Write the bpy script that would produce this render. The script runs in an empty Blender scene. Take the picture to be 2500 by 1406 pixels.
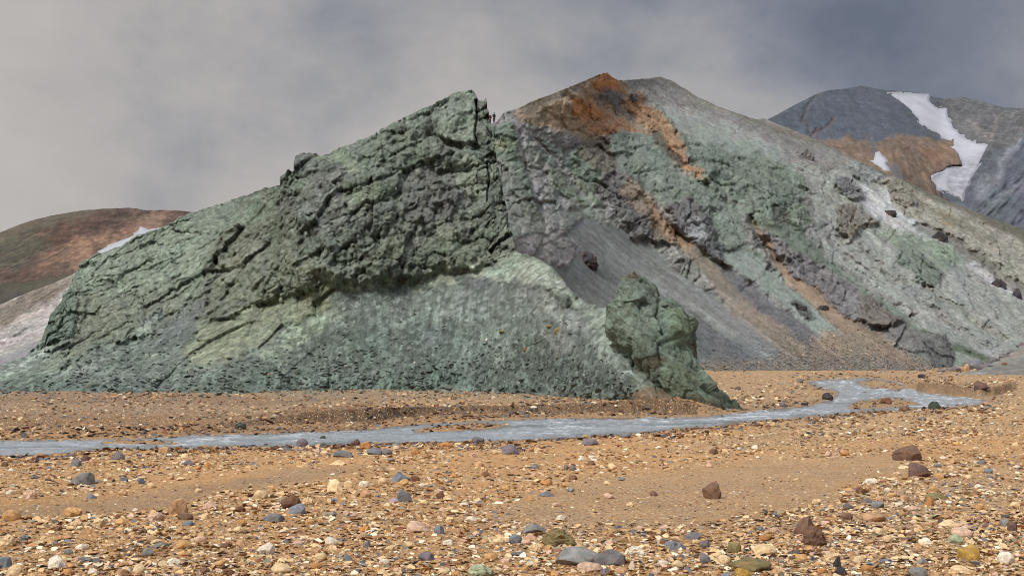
import bpy, math, random
import numpy as np
from mathutils import Vector, Matrix
random.seed(7); RNG = np.random.default_rng(11)
C = bpy.context.scene.collection
sc = bpy.context.scene

# ------------------------------------------------------------------ camera
FPX = 2681.0; HZ = 865.0; CAMZ = 2.0
cd = bpy.data.cameras.new("camera"); cam = bpy.data.objects.new("camera", cd); C.objects.link(cam)
cam.location = (0, 0, CAMZ); cam.rotation_euler = (math.radians(90), 0, 0)
cd.sensor_fit = 'HORIZONTAL'; cd.sensor_width = 36.0; cd.lens = FPX / 2500 * 36.0
cd.shift_y = (HZ - 703.0) / 2500.0
cd.clip_start = 0.1; cd.clip_end = 20000
sc.camera = cam

# ------------------------------------------------------------------ world: overcast sky
SUN_EL, SUN_AZ = math.radians(44), math.radians(-140)     # azimuth from +Y, clockwise
W = bpy.data.worlds.new("World"); sc.world = W; W.use_nodes = True
nt = W.node_tree; N = nt.nodes; L = nt.links; N.clear()
def nd(t, **k):
    n = N.new(t)
    for a, b in k.items():
        setattr(n, a, b)
    return n
out = nd('ShaderNodeOutputWorld'); bg = nd('ShaderNodeBackground'); L.new(bg.outputs[0], out.inputs[0])
sky = nd('ShaderNodeTexSky', sky_type='NISHITA'); sky.sun_disc = False
sky.sun_elevation = SUN_EL; sky.sun_rotation = SUN_AZ % (2 * math.pi); sky.air_density = 1.0; sky.dust_density = 2.0
tc = nd('ShaderNodeTexCoord')
sep = nd('ShaderNodeSeparateXYZ'); L.new(tc.outputs['Generated'], sep.inputs[0])
# direction flattened like a cloud deck seen from below
mp = nd('ShaderNodeMapping'); mp.inputs['Scale'].default_value = (1.0, 1.0, 1.5); L.new(tc.outputs['Generated'], mp.inputs[0])
n1 = nd('ShaderNodeTexNoise'); n1.inputs['Scale'].default_value = 2.6; n1.inputs['Detail'].default_value = 7; n1.inputs['Roughness'].default_value = 0.5; n1.inputs['Distortion'].default_value = 0.1
L.new(mp.outputs[0], n1.inputs[0])
n2 = nd('ShaderNodeTexNoise'); n2.inputs['Scale'].default_value = 5.5; n2.inputs['Detail'].default_value = 8; n2.inputs['Roughness'].default_value = 0.6; n2.inputs['Distortion'].default_value = 0.1
L.new(mp.outputs[0], n2.inputs[0])
def math_(op, a, b=None, c=None, clamp=False):
    m = nd('ShaderNodeMath', operation=op); m.use_clamp = clamp
    for i, x in enumerate((a, b, c)):
        if x is None: continue
        if isinstance(x, (int, float)): m.inputs[i].default_value = x
        else: L.new(x, m.inputs[i])
    return m.outputs[0]
def mixc(f, a, b):
    m = nd('ShaderNodeMix', data_type='RGBA')
    if isinstance(f, (int, float)): m.inputs[0].default_value = f
    else: L.new(f, m.inputs[0])
    for i, x in ((6, a), (7, b)):
        if isinstance(x, tuple): m.inputs[i].default_value = (*x, 1)
        else: L.new(x, m.inputs[i])
    return m.outputs[2]
def s2l(c): 
    c = np.asarray(c, float) / 255.0
    return np.where(c <= 0.04045, c / 12.92, ((c + 0.055) / 1.055) ** 2.4)
def S(*c): return tuple(float(x) for x in s2l(c))
# b: 0 = pale warm cloud, 1 = dark blue-grey cloud
x, y, z = sep.outputs[0], sep.outputs[1], sep.outputs[2]
b = math_('MULTIPLY_ADD', x, 0.85, -0.04)
b = math_('MULTIPLY_ADD', z, 2.0, b)
b = math_('MULTIPLY_ADD', math_('SUBTRACT', n1.outputs[0], 0.5), 1.65, b)
b = math_('MULTIPLY_ADD', math_('SUBTRACT', n2.outputs[0], 0.5), .95, b, )
rmp = nd('ShaderNodeValToRGB'); L.new(b, rmp.inputs[0])
els = rmp.color_ramp.elements
els[0].position = 0.0; els[0].color = (*S(184, 179, 175), 1)
els[1].position = 0.95; els[1].color = (*S(100, 106, 119), 1)
for p_, c_ in ((0.25, S(174, 169, 166)), (0.48, S(150, 150, 154)), (0.72, S(120, 124, 135))):
    e = els.new(p_); e.color = (*c_, 1)
# overcast deck grows brighter towards the zenith
zen = math_('MULTIPLY', math_('SUBTRACT', z, 0.36), 2.6, None, True)
clouds = mixc(zen, rmp.outputs[0], (1.0, 1.0, 1.03))
skn = nd('ShaderNodeVectorMath', operation='SCALE'); L.new(sky.outputs[0], skn.inputs[0]); skn.inputs['Scale'].default_value = 0.08
full = mixc(0.92, skn.outputs[0], clouds)
L.new(full, bg.inputs[0]); bg.inputs[1].default_value = 1.0

sd = bpy.data.lights.new("sun", 'SUN'); sd.energy = 2.6; sd.angle = math.radians(14); sd.color = (1, .95, .88)
so = bpy.data.objects.new("sun", sd); C.objects.link(so)
dirv = Vector((math.sin(SUN_AZ) * math.cos(SUN_EL), math.cos(SUN_AZ) * math.cos(SUN_EL), math.sin(SUN_EL)))
so.rotation_euler = dirv.to_track_quat('Z', 'Y').to_euler(); so.location = dirv * 50
sc.view_settings.view_transform = 'Standard'; sc.view_settings.look = 'None'
sc.view_settings.exposure = 0.12; sc.view_settings.gamma = 1.0; sc.view_settings.use_curve_mapping = False
sc.render.engine = 'CYCLES'
sc.cycles.filter_width = 1.0; sc.cycles.max_bounces = 4; sc.cycles.diffuse_bounces = 2

# ------------------------------------------------------------------ numpy noise
_p = np.random.default_rng(3).permutation(256).astype(np.int32); PERM = np.concatenate([_p, _p, _p])
_g = np.random.default_rng(4).normal(size=(256, 3)); GRAD = (_g / np.linalg.norm(_g, axis=1)[:, None]).astype(np.float32)
def perlin(P):
    P = np.asarray(P, np.float32); I = np.floor(P).astype(np.int64); F = P - I
    I = (I & 255).astype(np.int32); U = F * F * F * (F * (F * 6 - 15) + 10); r = 0
    for dx in (0, 1):
        wx = U[:, 0] if dx else 1 - U[:, 0]; hx = PERM[(I[:, 0] + dx) & 255]
        for dy in (0, 1):
            wy = U[:, 1] if dy else 1 - U[:, 1]; hy = PERM[(hx + I[:, 1] + dy) & 255]
            for dz in (0, 1):
                wz = U[:, 2] if dz else 1 - U[:, 2]; g = GRAD[PERM[(hy + I[:, 2] + dz) & 255]]
                d = g[:, 0] * (F[:, 0] - dx) + g[:, 1] * (F[:, 1] - dy) + g[:, 2] * (F[:, 2] - dz)
                r = r + wx * wy * wz * d
    return r * 1.5
def fbm(P, o=5, g=.5, lac=2.03, off=0.):
    P = np.asarray(P, np.float32) + off; a = 1.; r = 0; s = 0
    for i in range(o):
        r = r + a * perlin(P); s += a; a *= g; P = P * lac + 17.3
    return r / s
def ridged(P, o=5, g=.5, off=0.):
    P = np.asarray(P, np.float32) + off; a = 1.; r = 0; s = 0; w = 1.
    for i in range(o):
        n = 1 - np.abs(perlin(P)) * 1.6; n = np.clip(n, 0, 1) ** 2
        r = r + a * n * w; w = np.clip(n * 1.6, 0, 1); s += a; a *= g; P = P * 2.07 + 9.1
    return r / s
def billow(P, o=4, g=.5, off=0.):
    P = np.asarray(P, np.float32) + off; a = 1.; r = 0; s = 0
    for i in range(o):
        r = r + a * np.abs(perlin(P)) * 2; s += a; a *= g; P = P * 2.1 + 11.7
    return r / s
def worley(P):
    """nearest and second distance, cell id, and offset from the cell's centre"""
    P = np.asarray(P, np.float32); I = np.floor(P).astype(np.int32); F = P - I; n = len(P)
    f1 = np.full(n, 9., np.float32); f2 = f1.copy(); idc = np.zeros(n, np.int32); off = np.zeros((n, 3), np.float32)
    for dx in (-1, 0, 1):
        for dy in (-1, 0, 1):
            for dz in (-1, 0, 1):
                h = PERM[(PERM[(PERM[(I[:, 0] + dx) & 255] + I[:, 1] + dy) & 255] + I[:, 2] + dz) & 255]
                o = F - np.array([dx + .5, dy + .5, dz + .5], np.float32) - .58 * GRAD[h]; d = np.sqrt((o * o).sum(1))
                m = d < f1; f2 = np.where(m, f1, np.minimum(f2, d)); idc[m] = h[m]; off[m] = o[m]; f1 = np.where(m, d, f1)
    return f1, f2, idc, off
def facets(P, tilt=.9, step=.35):
    """broken rock: every cell is a tilted plane at its own height"""
    f1, f2, c, o = worley(P); g = GRAD[(c * 7 + 13) & 255]
    return np.clip((o * g).sum(1) * tilt, -.5, .5) + step * GRAD[c, 2] + .25 * np.minimum(f2 - f1, .2) / .2, c

# ------------------------------------------------------------------ object helpers
def tag(o, label=None, cat=None, group=None, kind=None):
    if label: o['label'] = label
    if cat: o['category'] = cat
    if group: o['group'] = group
    if kind: o['kind'] = kind
    return o
def mesh_np(name, V, Fq, mat, cols=None, smooth=True, parent=None):
    """one mesh object from numpy verts + faces (n x 3 or n x 4)"""
    V = np.asarray(V, np.float32); Fq = np.asarray(Fq, np.int32); k = Fq.shape[1]
    me = bpy.data.meshes.new(name)
    me.vertices.add(len(V)); me.vertices.foreach_set('co', V.ravel())
    me.loops.add(Fq.size); me.loops.foreach_set('vertex_index', Fq.ravel())
    me.polygons.add(len(Fq)); me.polygons.foreach_set('loop_start', np.arange(0, Fq.size, k, dtype=np.int32))
    sm = np.full(len(Fq), smooth, bool) if isinstance(smooth, bool) else smooth
    me.polygons.foreach_set('use_smooth', sm)
    me.update(calc_edges=True)
    if cols is not None:
        a = me.color_attributes.new('Col', 'FLOAT_COLOR', 'POINT')
        cc = np.ones((len(V), 4), np.float32); cc[:, :cols.shape[1]] = cols
        a.data.foreach_set('color', cc.ravel())
    me.materials.append(mat); me.validate()
    o = bpy.data.objects.new(name, me); C.objects.link(o)
    if parent is not None: o.parent = parent
    return o
def ray(u, v, Y):
    u = np.asarray(u, float); v = np.asarray(v, float); Y = np.asarray(Y, float) + 0 * u
    return np.stack([(u - 1250) / FPX * Y, Y, CAMZ + (HZ - v) / FPX * Y], -1)
def grid_faces(nr, nc):
    i = np.arange(nr * nc).reshape(nr, nc)
    return np.stack([i[:-1, :-1], i[:-1, 1:], i[1:, 1:], i[1:, :-1]], -1).reshape(-1, 4)
def tps(pts):
    """smooth surface through scattered (u, v, value) points"""
    pts = np.array(pts, float); X = pts[:, :2] / 1000; n = len(X)
    def U(r2): return r2 * np.log(r2 + 1e-9)
    K = U(((X[:, None] - X[None]) ** 2).sum(-1)) + np.eye(n) * 0.002
    Pm = np.c_[np.ones(n), X]; A = np.block([[K, Pm], [Pm.T, np.zeros((3, 3))]])
    w = np.linalg.solve(A, np.r_[pts[:, 2], 0, 0, 0])
    def f(u, v):
        q = np.stack([np.ravel(u), np.ravel(v)], -1) / 1000; r = np.zeros(len(q))
        for i in range(n): r += w[i] * U(((q - X[i]) ** 2).sum(-1))
        r += w[n] + q @ w[n + 1:]
        return r.reshape(np.shape(u))
    return f
def sdf(poly, u, v):
    """signed distance (px) to polygon, negative inside"""
    P = np.array(poly, float); d = np.full(u.shape, 1e9); ins = np.zeros(u.shape, bool); n = len(P)
    for i in range(n):
        a = P[i]; b_ = P[(i + 1) % n]; e = b_ - a; wx = u - a[0]; wy = v - a[1]
        t = np.clip((wx * e[0] + wy * e[1]) / (e @ e + 1e-9), 0, 1)
        d = np.minimum(d, (wx - t * e[0]) ** 2 + (wy - t * e[1]) ** 2)
        if a[1] != b_[1]:
            c1 = (a[1] > v) != (b_[1] > v); xi = a[0] + (v - a[1]) / (b_[1] - a[1]) * e[0]; ins ^= c1 & (u < xi)
    return np.sqrt(d) * np.where(ins, -1, 1)
def linedist(pl, u, v):
    d = np.full(u.shape, 1e9); P = np.array(pl, float)
    for i in range(len(P) - 1):
        a = P[i]; e = P[i + 1] - a; wx = u - a[0]; wy = v - a[1]
        t = np.clip((wx * e[0] + wy * e[1]) / (e @ e + 1e-9), 0, 1)
        d = np.minimum(d, (wx - t * e[0]) ** 2 + (wy - t * e[1]) ** 2)
    return np.sqrt(d)
def sstep(a, b_, x): 
    t = np.clip((x - a) / (b_ - a), 0, 1); return t * t * (3 - 2 * t)

# ------------------------------------------------------------------ materials
def new_mat(name):
    m = bpy.data.materials.new(name); m.use_nodes = True; t = m.node_tree
    bs = t.nodes['Principled BSDF']; return m, t, bs
def nodes_of(t):
    def n(tp, **k):
        o = t.nodes.new(tp)
        for a, b_ in k.items():
            if a.startswith('i_'): o.inputs[a[2:].replace('_', ' ')].default_value = b_
            else: setattr(o, a, b_)
        return o
    return n
def rock_mat(name, s1, s2, bump, lo=.72, hi=1.3, rough=.95, pebble=0):
    """surface colour comes from the mesh's rock-type attribute; procedural grain, speckle and bump on top"""
    m, t, bs = new_mat(name); n = nodes_of(t); l = t.links.new
    at_ = n('ShaderNodeAttribute', attribute_name='Col'); tcd = n('ShaderNodeTexCoord')
    a = n('ShaderNodeTexNoise', i_Scale=s1, i_Detail=8., i_Roughness=.68); l(tcd.outputs['Object'], a.inputs[0])
    b_ = n('ShaderNodeTexNoise', i_Scale=s2, i_Detail=4., i_Roughness=.7); l(tcd.outputs['Object'], b_.inputs[0])
    r1 = n('ShaderNodeMapRange'); r1.inputs[1].default_value = .3; r1.inputs[2].default_value = .7
    r1.inputs[3].default_value = lo; r1.inputs[4].default_value = hi; l(a.outputs[0], r1.inputs[0])
    r2 = n('ShaderNodeMapRange'); r2.inputs[1].default_value = .3; r2.inputs[2].default_value = .7
    r2.inputs[3].default_value = lo; r2.inputs[4].default_value = hi; l(b_.outputs[0], r2.inputs[0])
    mu = n('ShaderNodeMath', operation='MULTIPLY'); l(r1.outputs[0], mu.inputs[0]); l(r2.outputs[0], mu.inputs[1])
    vm = n('ShaderNodeVectorMath', operation='SCALE'); l(at_.outputs['Color'], vm.inputs[0]); l(mu.outputs[0], vm.inputs['Scale'])
    l(vm.outputs[0], bs.inputs['Base Color'])
    bp = n('ShaderNodeBump', i_Strength=.9, i_Distance=bump); ad = n('ShaderNodeMath', operation='ADD')
    l(a.outputs[0], ad.inputs[0]); sc2 = n('ShaderNodeMath', operation='MULTIPLY'); sc2.inputs[1].default_value = .5
    l(b_.outputs[0], sc2.inputs[0]); l(sc2.outputs[0], ad.inputs[1]); l(ad.outputs[0], bp.inputs['Height'])
    ra = n('ShaderNodeMapRange'); l(at_.outputs['Alpha'], ra.inputs[0]); ra.inputs[3].default_value = .12; ra.inputs[4].default_value = .95; l(ra.outputs[0], bp.inputs['Strength'])
    l(bp.outputs[0], bs.inputs['Normal'])
    bs.inputs['Roughness'].default_value = rough; bs.inputs['Specular IOR Level'].default_value = .25
    return m
# ------------------------------------------------------------------ hill builder
def resample(pl, ds):
    P = np.array(pl, float); seg = np.linalg.norm(np.diff(P, axis=0), axis=1); s = np.r_[0, np.cumsum(seg)]
    n = int(s[-1] / ds) + 1; t = np.linspace(0, s[-1], n)
    return np.interp(t, s, P[:, 0]), np.interp(t, s, P[:, 1])
SURF = {}
SAT = .62
def paint(c):
    c = np.asarray(c, float); g = c.mean(); return s2l(np.clip(g + (c - g) * SAT, 0, 255))
def hill(name, sil, dpts, vbot, base, ops, mat, ds=2.4, unit=10., jag=2.5, amp=1., back=(1.0, 60.), seed=0., kind='structure', rbase=1., mott=.22, hue=.06, blocks=1., dust=1., dcol=(150, 160, 148), spk=.1, tint=(1., 1., 1.)):
    us, vs = resample(sil, ds); D = tps(dpts)
    for i in range(1, len(us)): us[i] = max(us[i], us[i - 1] + .42)
    q = np.stack([us / 26, vs / 26, np.zeros_like(us)], -1)
    vs = vs + 1.5 + jag * 1.3 * fbm(q, 5, .6, off=seed + 3)
    vb = np.interp(us, [p[0] for p in vbot], [p[1] for p in vbot]); nr = int((vb - vs).max() / ds)
    t = np.linspace(0, 1, nr)[:, None]
    u = np.broadcast_to(us, (nr, len(us))).copy(); v = vb + t * (vs - vb)
    shp = u.shape; u = u.ravel(); v = v.ravel()
    q = np.stack([u, v, np.full_like(u, seed * 31)], -1)
    wu = 1.0 * fbm(q / 70, 3, .55) ; wv = 1.0 * fbm(q / 70, 3, .55, off=40.); xu = fbm(q / 17, 3, .6, off=9.); xv = fbm(q / 17, 3, .6, off=77.)
    Y = D(u, v); col = np.tile(paint(base), (len(u), 1)); R = np.full(len(u), rbase); LF = np.zeros(len(u)); ST = np.zeros(len(u))
    for o in ops:
        pl = np.array(o.get('poly', o.get('line'))); f = o.get('f', 12.); wp = o.get('w', 16.); pad = f + 2 * wp + o.get('width', 0) + 6
        m = (u > pl[:, 0].min() - pad) & (u < pl[:, 0].max() + pad) & (v > pl[:, 1].min() - pad) & (v < pl[:, 1].max() + pad)
        ix = np.nonzero(m)[0]
        if not len(ix): continue
        uu = u[ix] + wp * (1.6 * wu[ix] + .7 * xu[ix]); vv = v[ix] + wp * (1.6 * wv[ix] + .7 * xv[ix])
        d = sdf(pl, uu, vv) if 'poly' in o else linedist(pl, uu, vv) - o['width']
        k = 1 - sstep(-f / 2, f / 2, d)
        if 'c' in o:
            a = o.get('a', 1.); kk = (k * a)[:, None]; col[ix] = col[ix] * (1 - kk) + paint(o['c']) * kk
        if 'r' in o: R[ix] = R[ix] * (1 - k) + o['r'] * k
        if 'lift' in o:
            if o.get('dome'): k2 = np.sqrt(np.clip(-d / o['dome'], 0, 1)); 
            else: k2 = k
            LF[ix] += o['lift'] * k2
        if 's' in o:
            ang = math.radians(o['s']); ca, sa = math.cos(ang), math.sin(ang); ln = o.get('sl', 90.)
            u_ = u[ix] + 4 * wu[ix]; v_ = v[ix] + 4 * wv[ix]; al = u_ * ca + v_ * sa; ac = -u_ * sa + v_ * ca
            n_ = fbm(np.stack([al / ln, ac / o.get('sw', 5.), np.full_like(al, 3.3 + seed)], -1), 4, .65)
            ST[ix] += k * n_ * o.get('sa', .5)
            if 'rd' in o: LF[ix] += k * o['rd'] * (billow(np.stack([al / (ln * 1.6), ac / o['rw'], np.full_like(al, 8.3 + seed)], -1), 3, .5) - .4)
    G = ray(u, v, Y).reshape(*shp, 3); P = ray(u, v, Y - LF)
    du = np.gradient(G, axis=1); dv = np.gradient(G, axis=0); nn = np.cross(du, dv); nn /= np.linalg.norm(nn, axis=2)[..., None] + 1e-9
    nn = nn.reshape(-1, 3); flip = (nn * (P - np.array([0, 0, CAMZ]))).sum(1) > 0; nn[flip] *= -1
    q = P / unit * np.array([1., .38, 1.]) + seed
    qw = q + .26 * np.stack([fbm(q * 2, 2), fbm(q * 2, 2, off=4.), fbm(q * 2, 2, off=8.)], -1)
    Q0 = q + .045 * np.stack([fbm(q * 3, 3), fbm(q * 3, 3, off=4.), fbm(q * 3, 3, off=8.)], -1)
    big = billow(qw * .8, 2, .45); mid = billow(qw * 2.3, 3, .5, off=5.)
    ST3 = np.array([1.1, 1., .8]); sh_ = np.stack([Q0[:, 0] - .6 * Q0[:, 2], Q0[:, 1], Q0[:, 2] + .3 * Q0[:, 0]], -1)
    fA, _c0 = facets(sh_ * .62 * ST3 + 11. + .12 * fbm(q * 2., 3)[:, None], 1.3, .12); fa, cid0 = facets(sh_ * 1.7 * ST3); fb, cid = facets(sh_ * 4.2 * ST3 + 3.); fc, cid2 = facets(sh_ * 11. * ST3 + 7.)
    fine = billow(q * 9, 4, .6, off=8.)
    micro = ridged(q * 11, 4, .6, off=2.)
    disp = (.035 * fbm(qw * np.array([1.6, 1.6, 1.]), 4, .5, off=6.) + blocks * (.065 * fA + .095 * fa + .055 * fb + .024 * fc) + .020 * (fine - .4)) * unit * amp
    rd_ = P - np.array([0, 0, CAMZ]); rd_ /= np.linalg.norm(rd_, axis=1)[:, None]; dd_ = .28 * nn - .85 * rd_
    P2 = P + dd_ * (disp * R)[:, None]
    # keep the skyline where it is after the relief is added
    vt = (HZ - (P2[:, 2] - CAMZ) / P2[:, 1] * FPX).reshape(shp)[-24:].min(0); dv_ = vt - vs; kz = 9
    dv_ = np.convolve(np.pad(dv_, kz, mode='edge'), np.ones(2 * kz + 1) / (2 * kz + 1), 'valid'); P2[:, 2] += ((dv_[None, :] * t ** 3).ravel()) * P2[:, 1] / FPX
    H = P2.reshape(*shp, 3); hu = np.gradient(H, axis=1); hv = np.gradient(H, axis=0); h_ = np.cross(hu, hv); h_ /= np.linalg.norm(h_, axis=2)[..., None] + 1e-9; h_ = h_.reshape(-1, 3); h_ *= np.where((h_ * nn).sum(1) < 0, -1, 1)[:, None]
    # rock colour: cell-wise and noisy variation of the rock itself
    col = col * np.array(tint)
    cv = (np.stack([GRAD[cid, 0], GRAD[cid, 1], GRAD[cid, 2]], -1) * .5)
    lum = mott * 1.5 * fbm(q * 2.0, 5, .62, off=31.) * (.2 + .8 * np.clip(R, 0, 1.2)) + (.16 * GRAD[cid2, 1] + .12 * GRAD[cid, 0]) * np.clip(R, 0, 1) + spk * GRAD[worley(q * 26 + 2.)[2], 0] * (1 - .7 * np.clip(R, 0, 1)) + .66 * fbm(q * 20, 4, .75, off=50.) * (.22 + .78 * np.clip(R, 0, 1)) + .3 * fbm(q * 7, 3, .6, off=90.) * np.clip(R, .3, 1) + ST
    lum += (.9 * (micro - .42) + .35 * np.clip(ridged(q * 5., 4, .6, off=66.) - .55, 0, 1) - .5 * np.clip(fbm(q * 4., 4, .65, off=88.) - .18, 0, 1)) * (.15 + .85 * np.clip(R, 0, 1.2)) * mott * 3
    col = col * np.exp(lum)[:, None] * (1 + hue * (cv * .8 + 1.6 * np.stack([fbm(q * 1.3, 3, off=60.), fbm(q * 1.3, 3, off=70.) * .5, fbm(q * 1.3, 3, off=80.)], -1)))
    # pale rock flour lies on ledges that face the sky
    fl_ = sstep(.45, .85, h_[:, 2] + .35 * fbm(q * 6, 3, .6, off=15.)) * np.clip(R * 1.3, 0, 1) * dust
    pale = col.mean(1, keepdims=True) * .55 + s2l(dcol) * .6; col = col * (1 - .5 * fl_[:, None]) + pale * .5 * fl_[:, None]
    # the far side: falls away behind the skyline
    G2 = P2.reshape(*shp, 3); top = G2[-1]; rows = [G2]
    for kk in (0.06, .25, .6, 1.0):
        s_ = 1 + back[1] * kk / np.maximum(top[:, 1], 1); r_ = top.copy(); r_[:, 0] *= s_; r_[:, 1] *= s_
        r_[:, 2] = top[:, 2] - back[0] * back[1] * kk * .8 - .3 * kk ; rows.append(r_[None])
    G3 = np.concatenate(rows, 0); c3 = np.concatenate([col.reshape(*shp, 3)] + [col.reshape(*shp, 3)[-1:]] * 4, 0)
    o = mesh_np(name, G3.reshape(-1, 3), grid_faces(*G3.shape[:2]), mat, np.c_[np.clip(c3.reshape(-1, 3), .004, .95), np.clip(np.concatenate([R.reshape(shp)] + [R.reshape(shp)[-1:]] * 4, 0).ravel(), 0, 1)], True)
    if kind: o['kind'] = kind
    P3 = P2
    SURF[name] = (1250 + P3[:, 0] / P3[:, 1] * FPX, HZ - (P3[:, 2] - CAMZ) / P3[:, 1] * FPX, P3, nn)
    return o
def on_surf(name, u, v):
    su, sv, P, nn = SURF[name]; i = np.argmin((su - u) ** 2 + (sv - v) ** 2); return P[i], nn[i]

rockM = rock_mat('cliff rock', 1.3, 6.0, .25, .62, 1.4)
farM = rock_mat('far mountain rock', .12, .6, 1.2, .8, 1.2)
midM = rock_mat('slope rock', .8, 4.0, .3)

def E(cu, cv, ru, rv, ang=0, n=18):
    a = math.radians(ang); r = []
    for i in range(n):
        t = 2 * math.pi * i / n; x_ = ru * math.cos(t); y_ = rv * math.sin(t)
        r.append((cu + x_ * math.cos(a) - y_ * math.sin(a), cv + x_ * math.sin(a) + y_ * math.cos(a)))
    return r

# ---- near green cliff with its talus apron
silA = [(-600, 900), (-350, 925), (-150, 905), (0, 888), (60, 868), (98, 835), (112, 800), (124, 768), (150, 735), (168, 700), (197, 640), (239, 618), (265, 609), (299, 597), (324, 582), (337, 570), (363, 565), (384, 558), (427, 538), (436, 528), (452, 522),
        (470, 517), (560, 488), (640, 462), (688, 450), (690, 430), (722, 410), (722, 385), (738, 373), (760, 373), (785, 380), (840, 356), (925, 322), (932, 312), (960, 300), (1008, 276),
        (1030, 262), (1052, 258), (1082, 241), (1105, 228), (1130, 222), (1152, 219), (1162, 228), (1168, 246), (1180, 247), (1186, 240), (1190, 262), (1191, 296), (1195, 305), (1196, 345), (1201, 356), (1203, 396), (1211, 408), (1213, 440), (1212.5, 462), (1219, 476), (1221, 500), (1229, 512), (1231, 545), (1241, 560), (1246, 592), (1262, 612), (1320, 632), (1360, 660), (1400, 715), (1440, 742), (1482, 750), (1540, 790), (1600, 850), (1660, 915), (1720, 975), (1760, 1010)]
dA = [(-600, 970, 80), (0, 967, 80), (400, 962, 80), (800, 957, 83), (1100, 957, 83), (1300, 965, 76), (1500, 990, 61), (1600, 990, 57.5), (1750, 1010, 60), (500, 880, 88), (560, 790, 97), (850, 705, 95), (1290, 640, 90),
      (1370, 690, 82), (1430, 740, 76), (1480, 748, 72), (1545, 900, 60.2), (1590, 940, 58.6), (1500, 850, 64), (1650, 960, 59.5), (1650, 900, 70), (1000, 690, 97), (700, 760, 97), (1240, 600, 100), (1190, 300, 124), (1150, 220, 127), (1000, 400, 114), (750, 372, 122), (700, 450, 115),
      (690, 600, 106), (440, 525, 140), (560, 490, 142), (450, 640, 125), (250, 620, 130), (150, 750, 115), (100, 850, 100), (400, 790, 104), (0, 890, 92), (-600, 905, 92), (1050, 480, 108), (950, 850, 88), (300, 900, 87)]
cliff_edge = [(488, 775), (560, 775), (640, 752), (700, 722), (770, 690), (830, 690), (900, 695), (990, 682), (1080, 676), (1160, 660), (1255, 615)]
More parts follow.
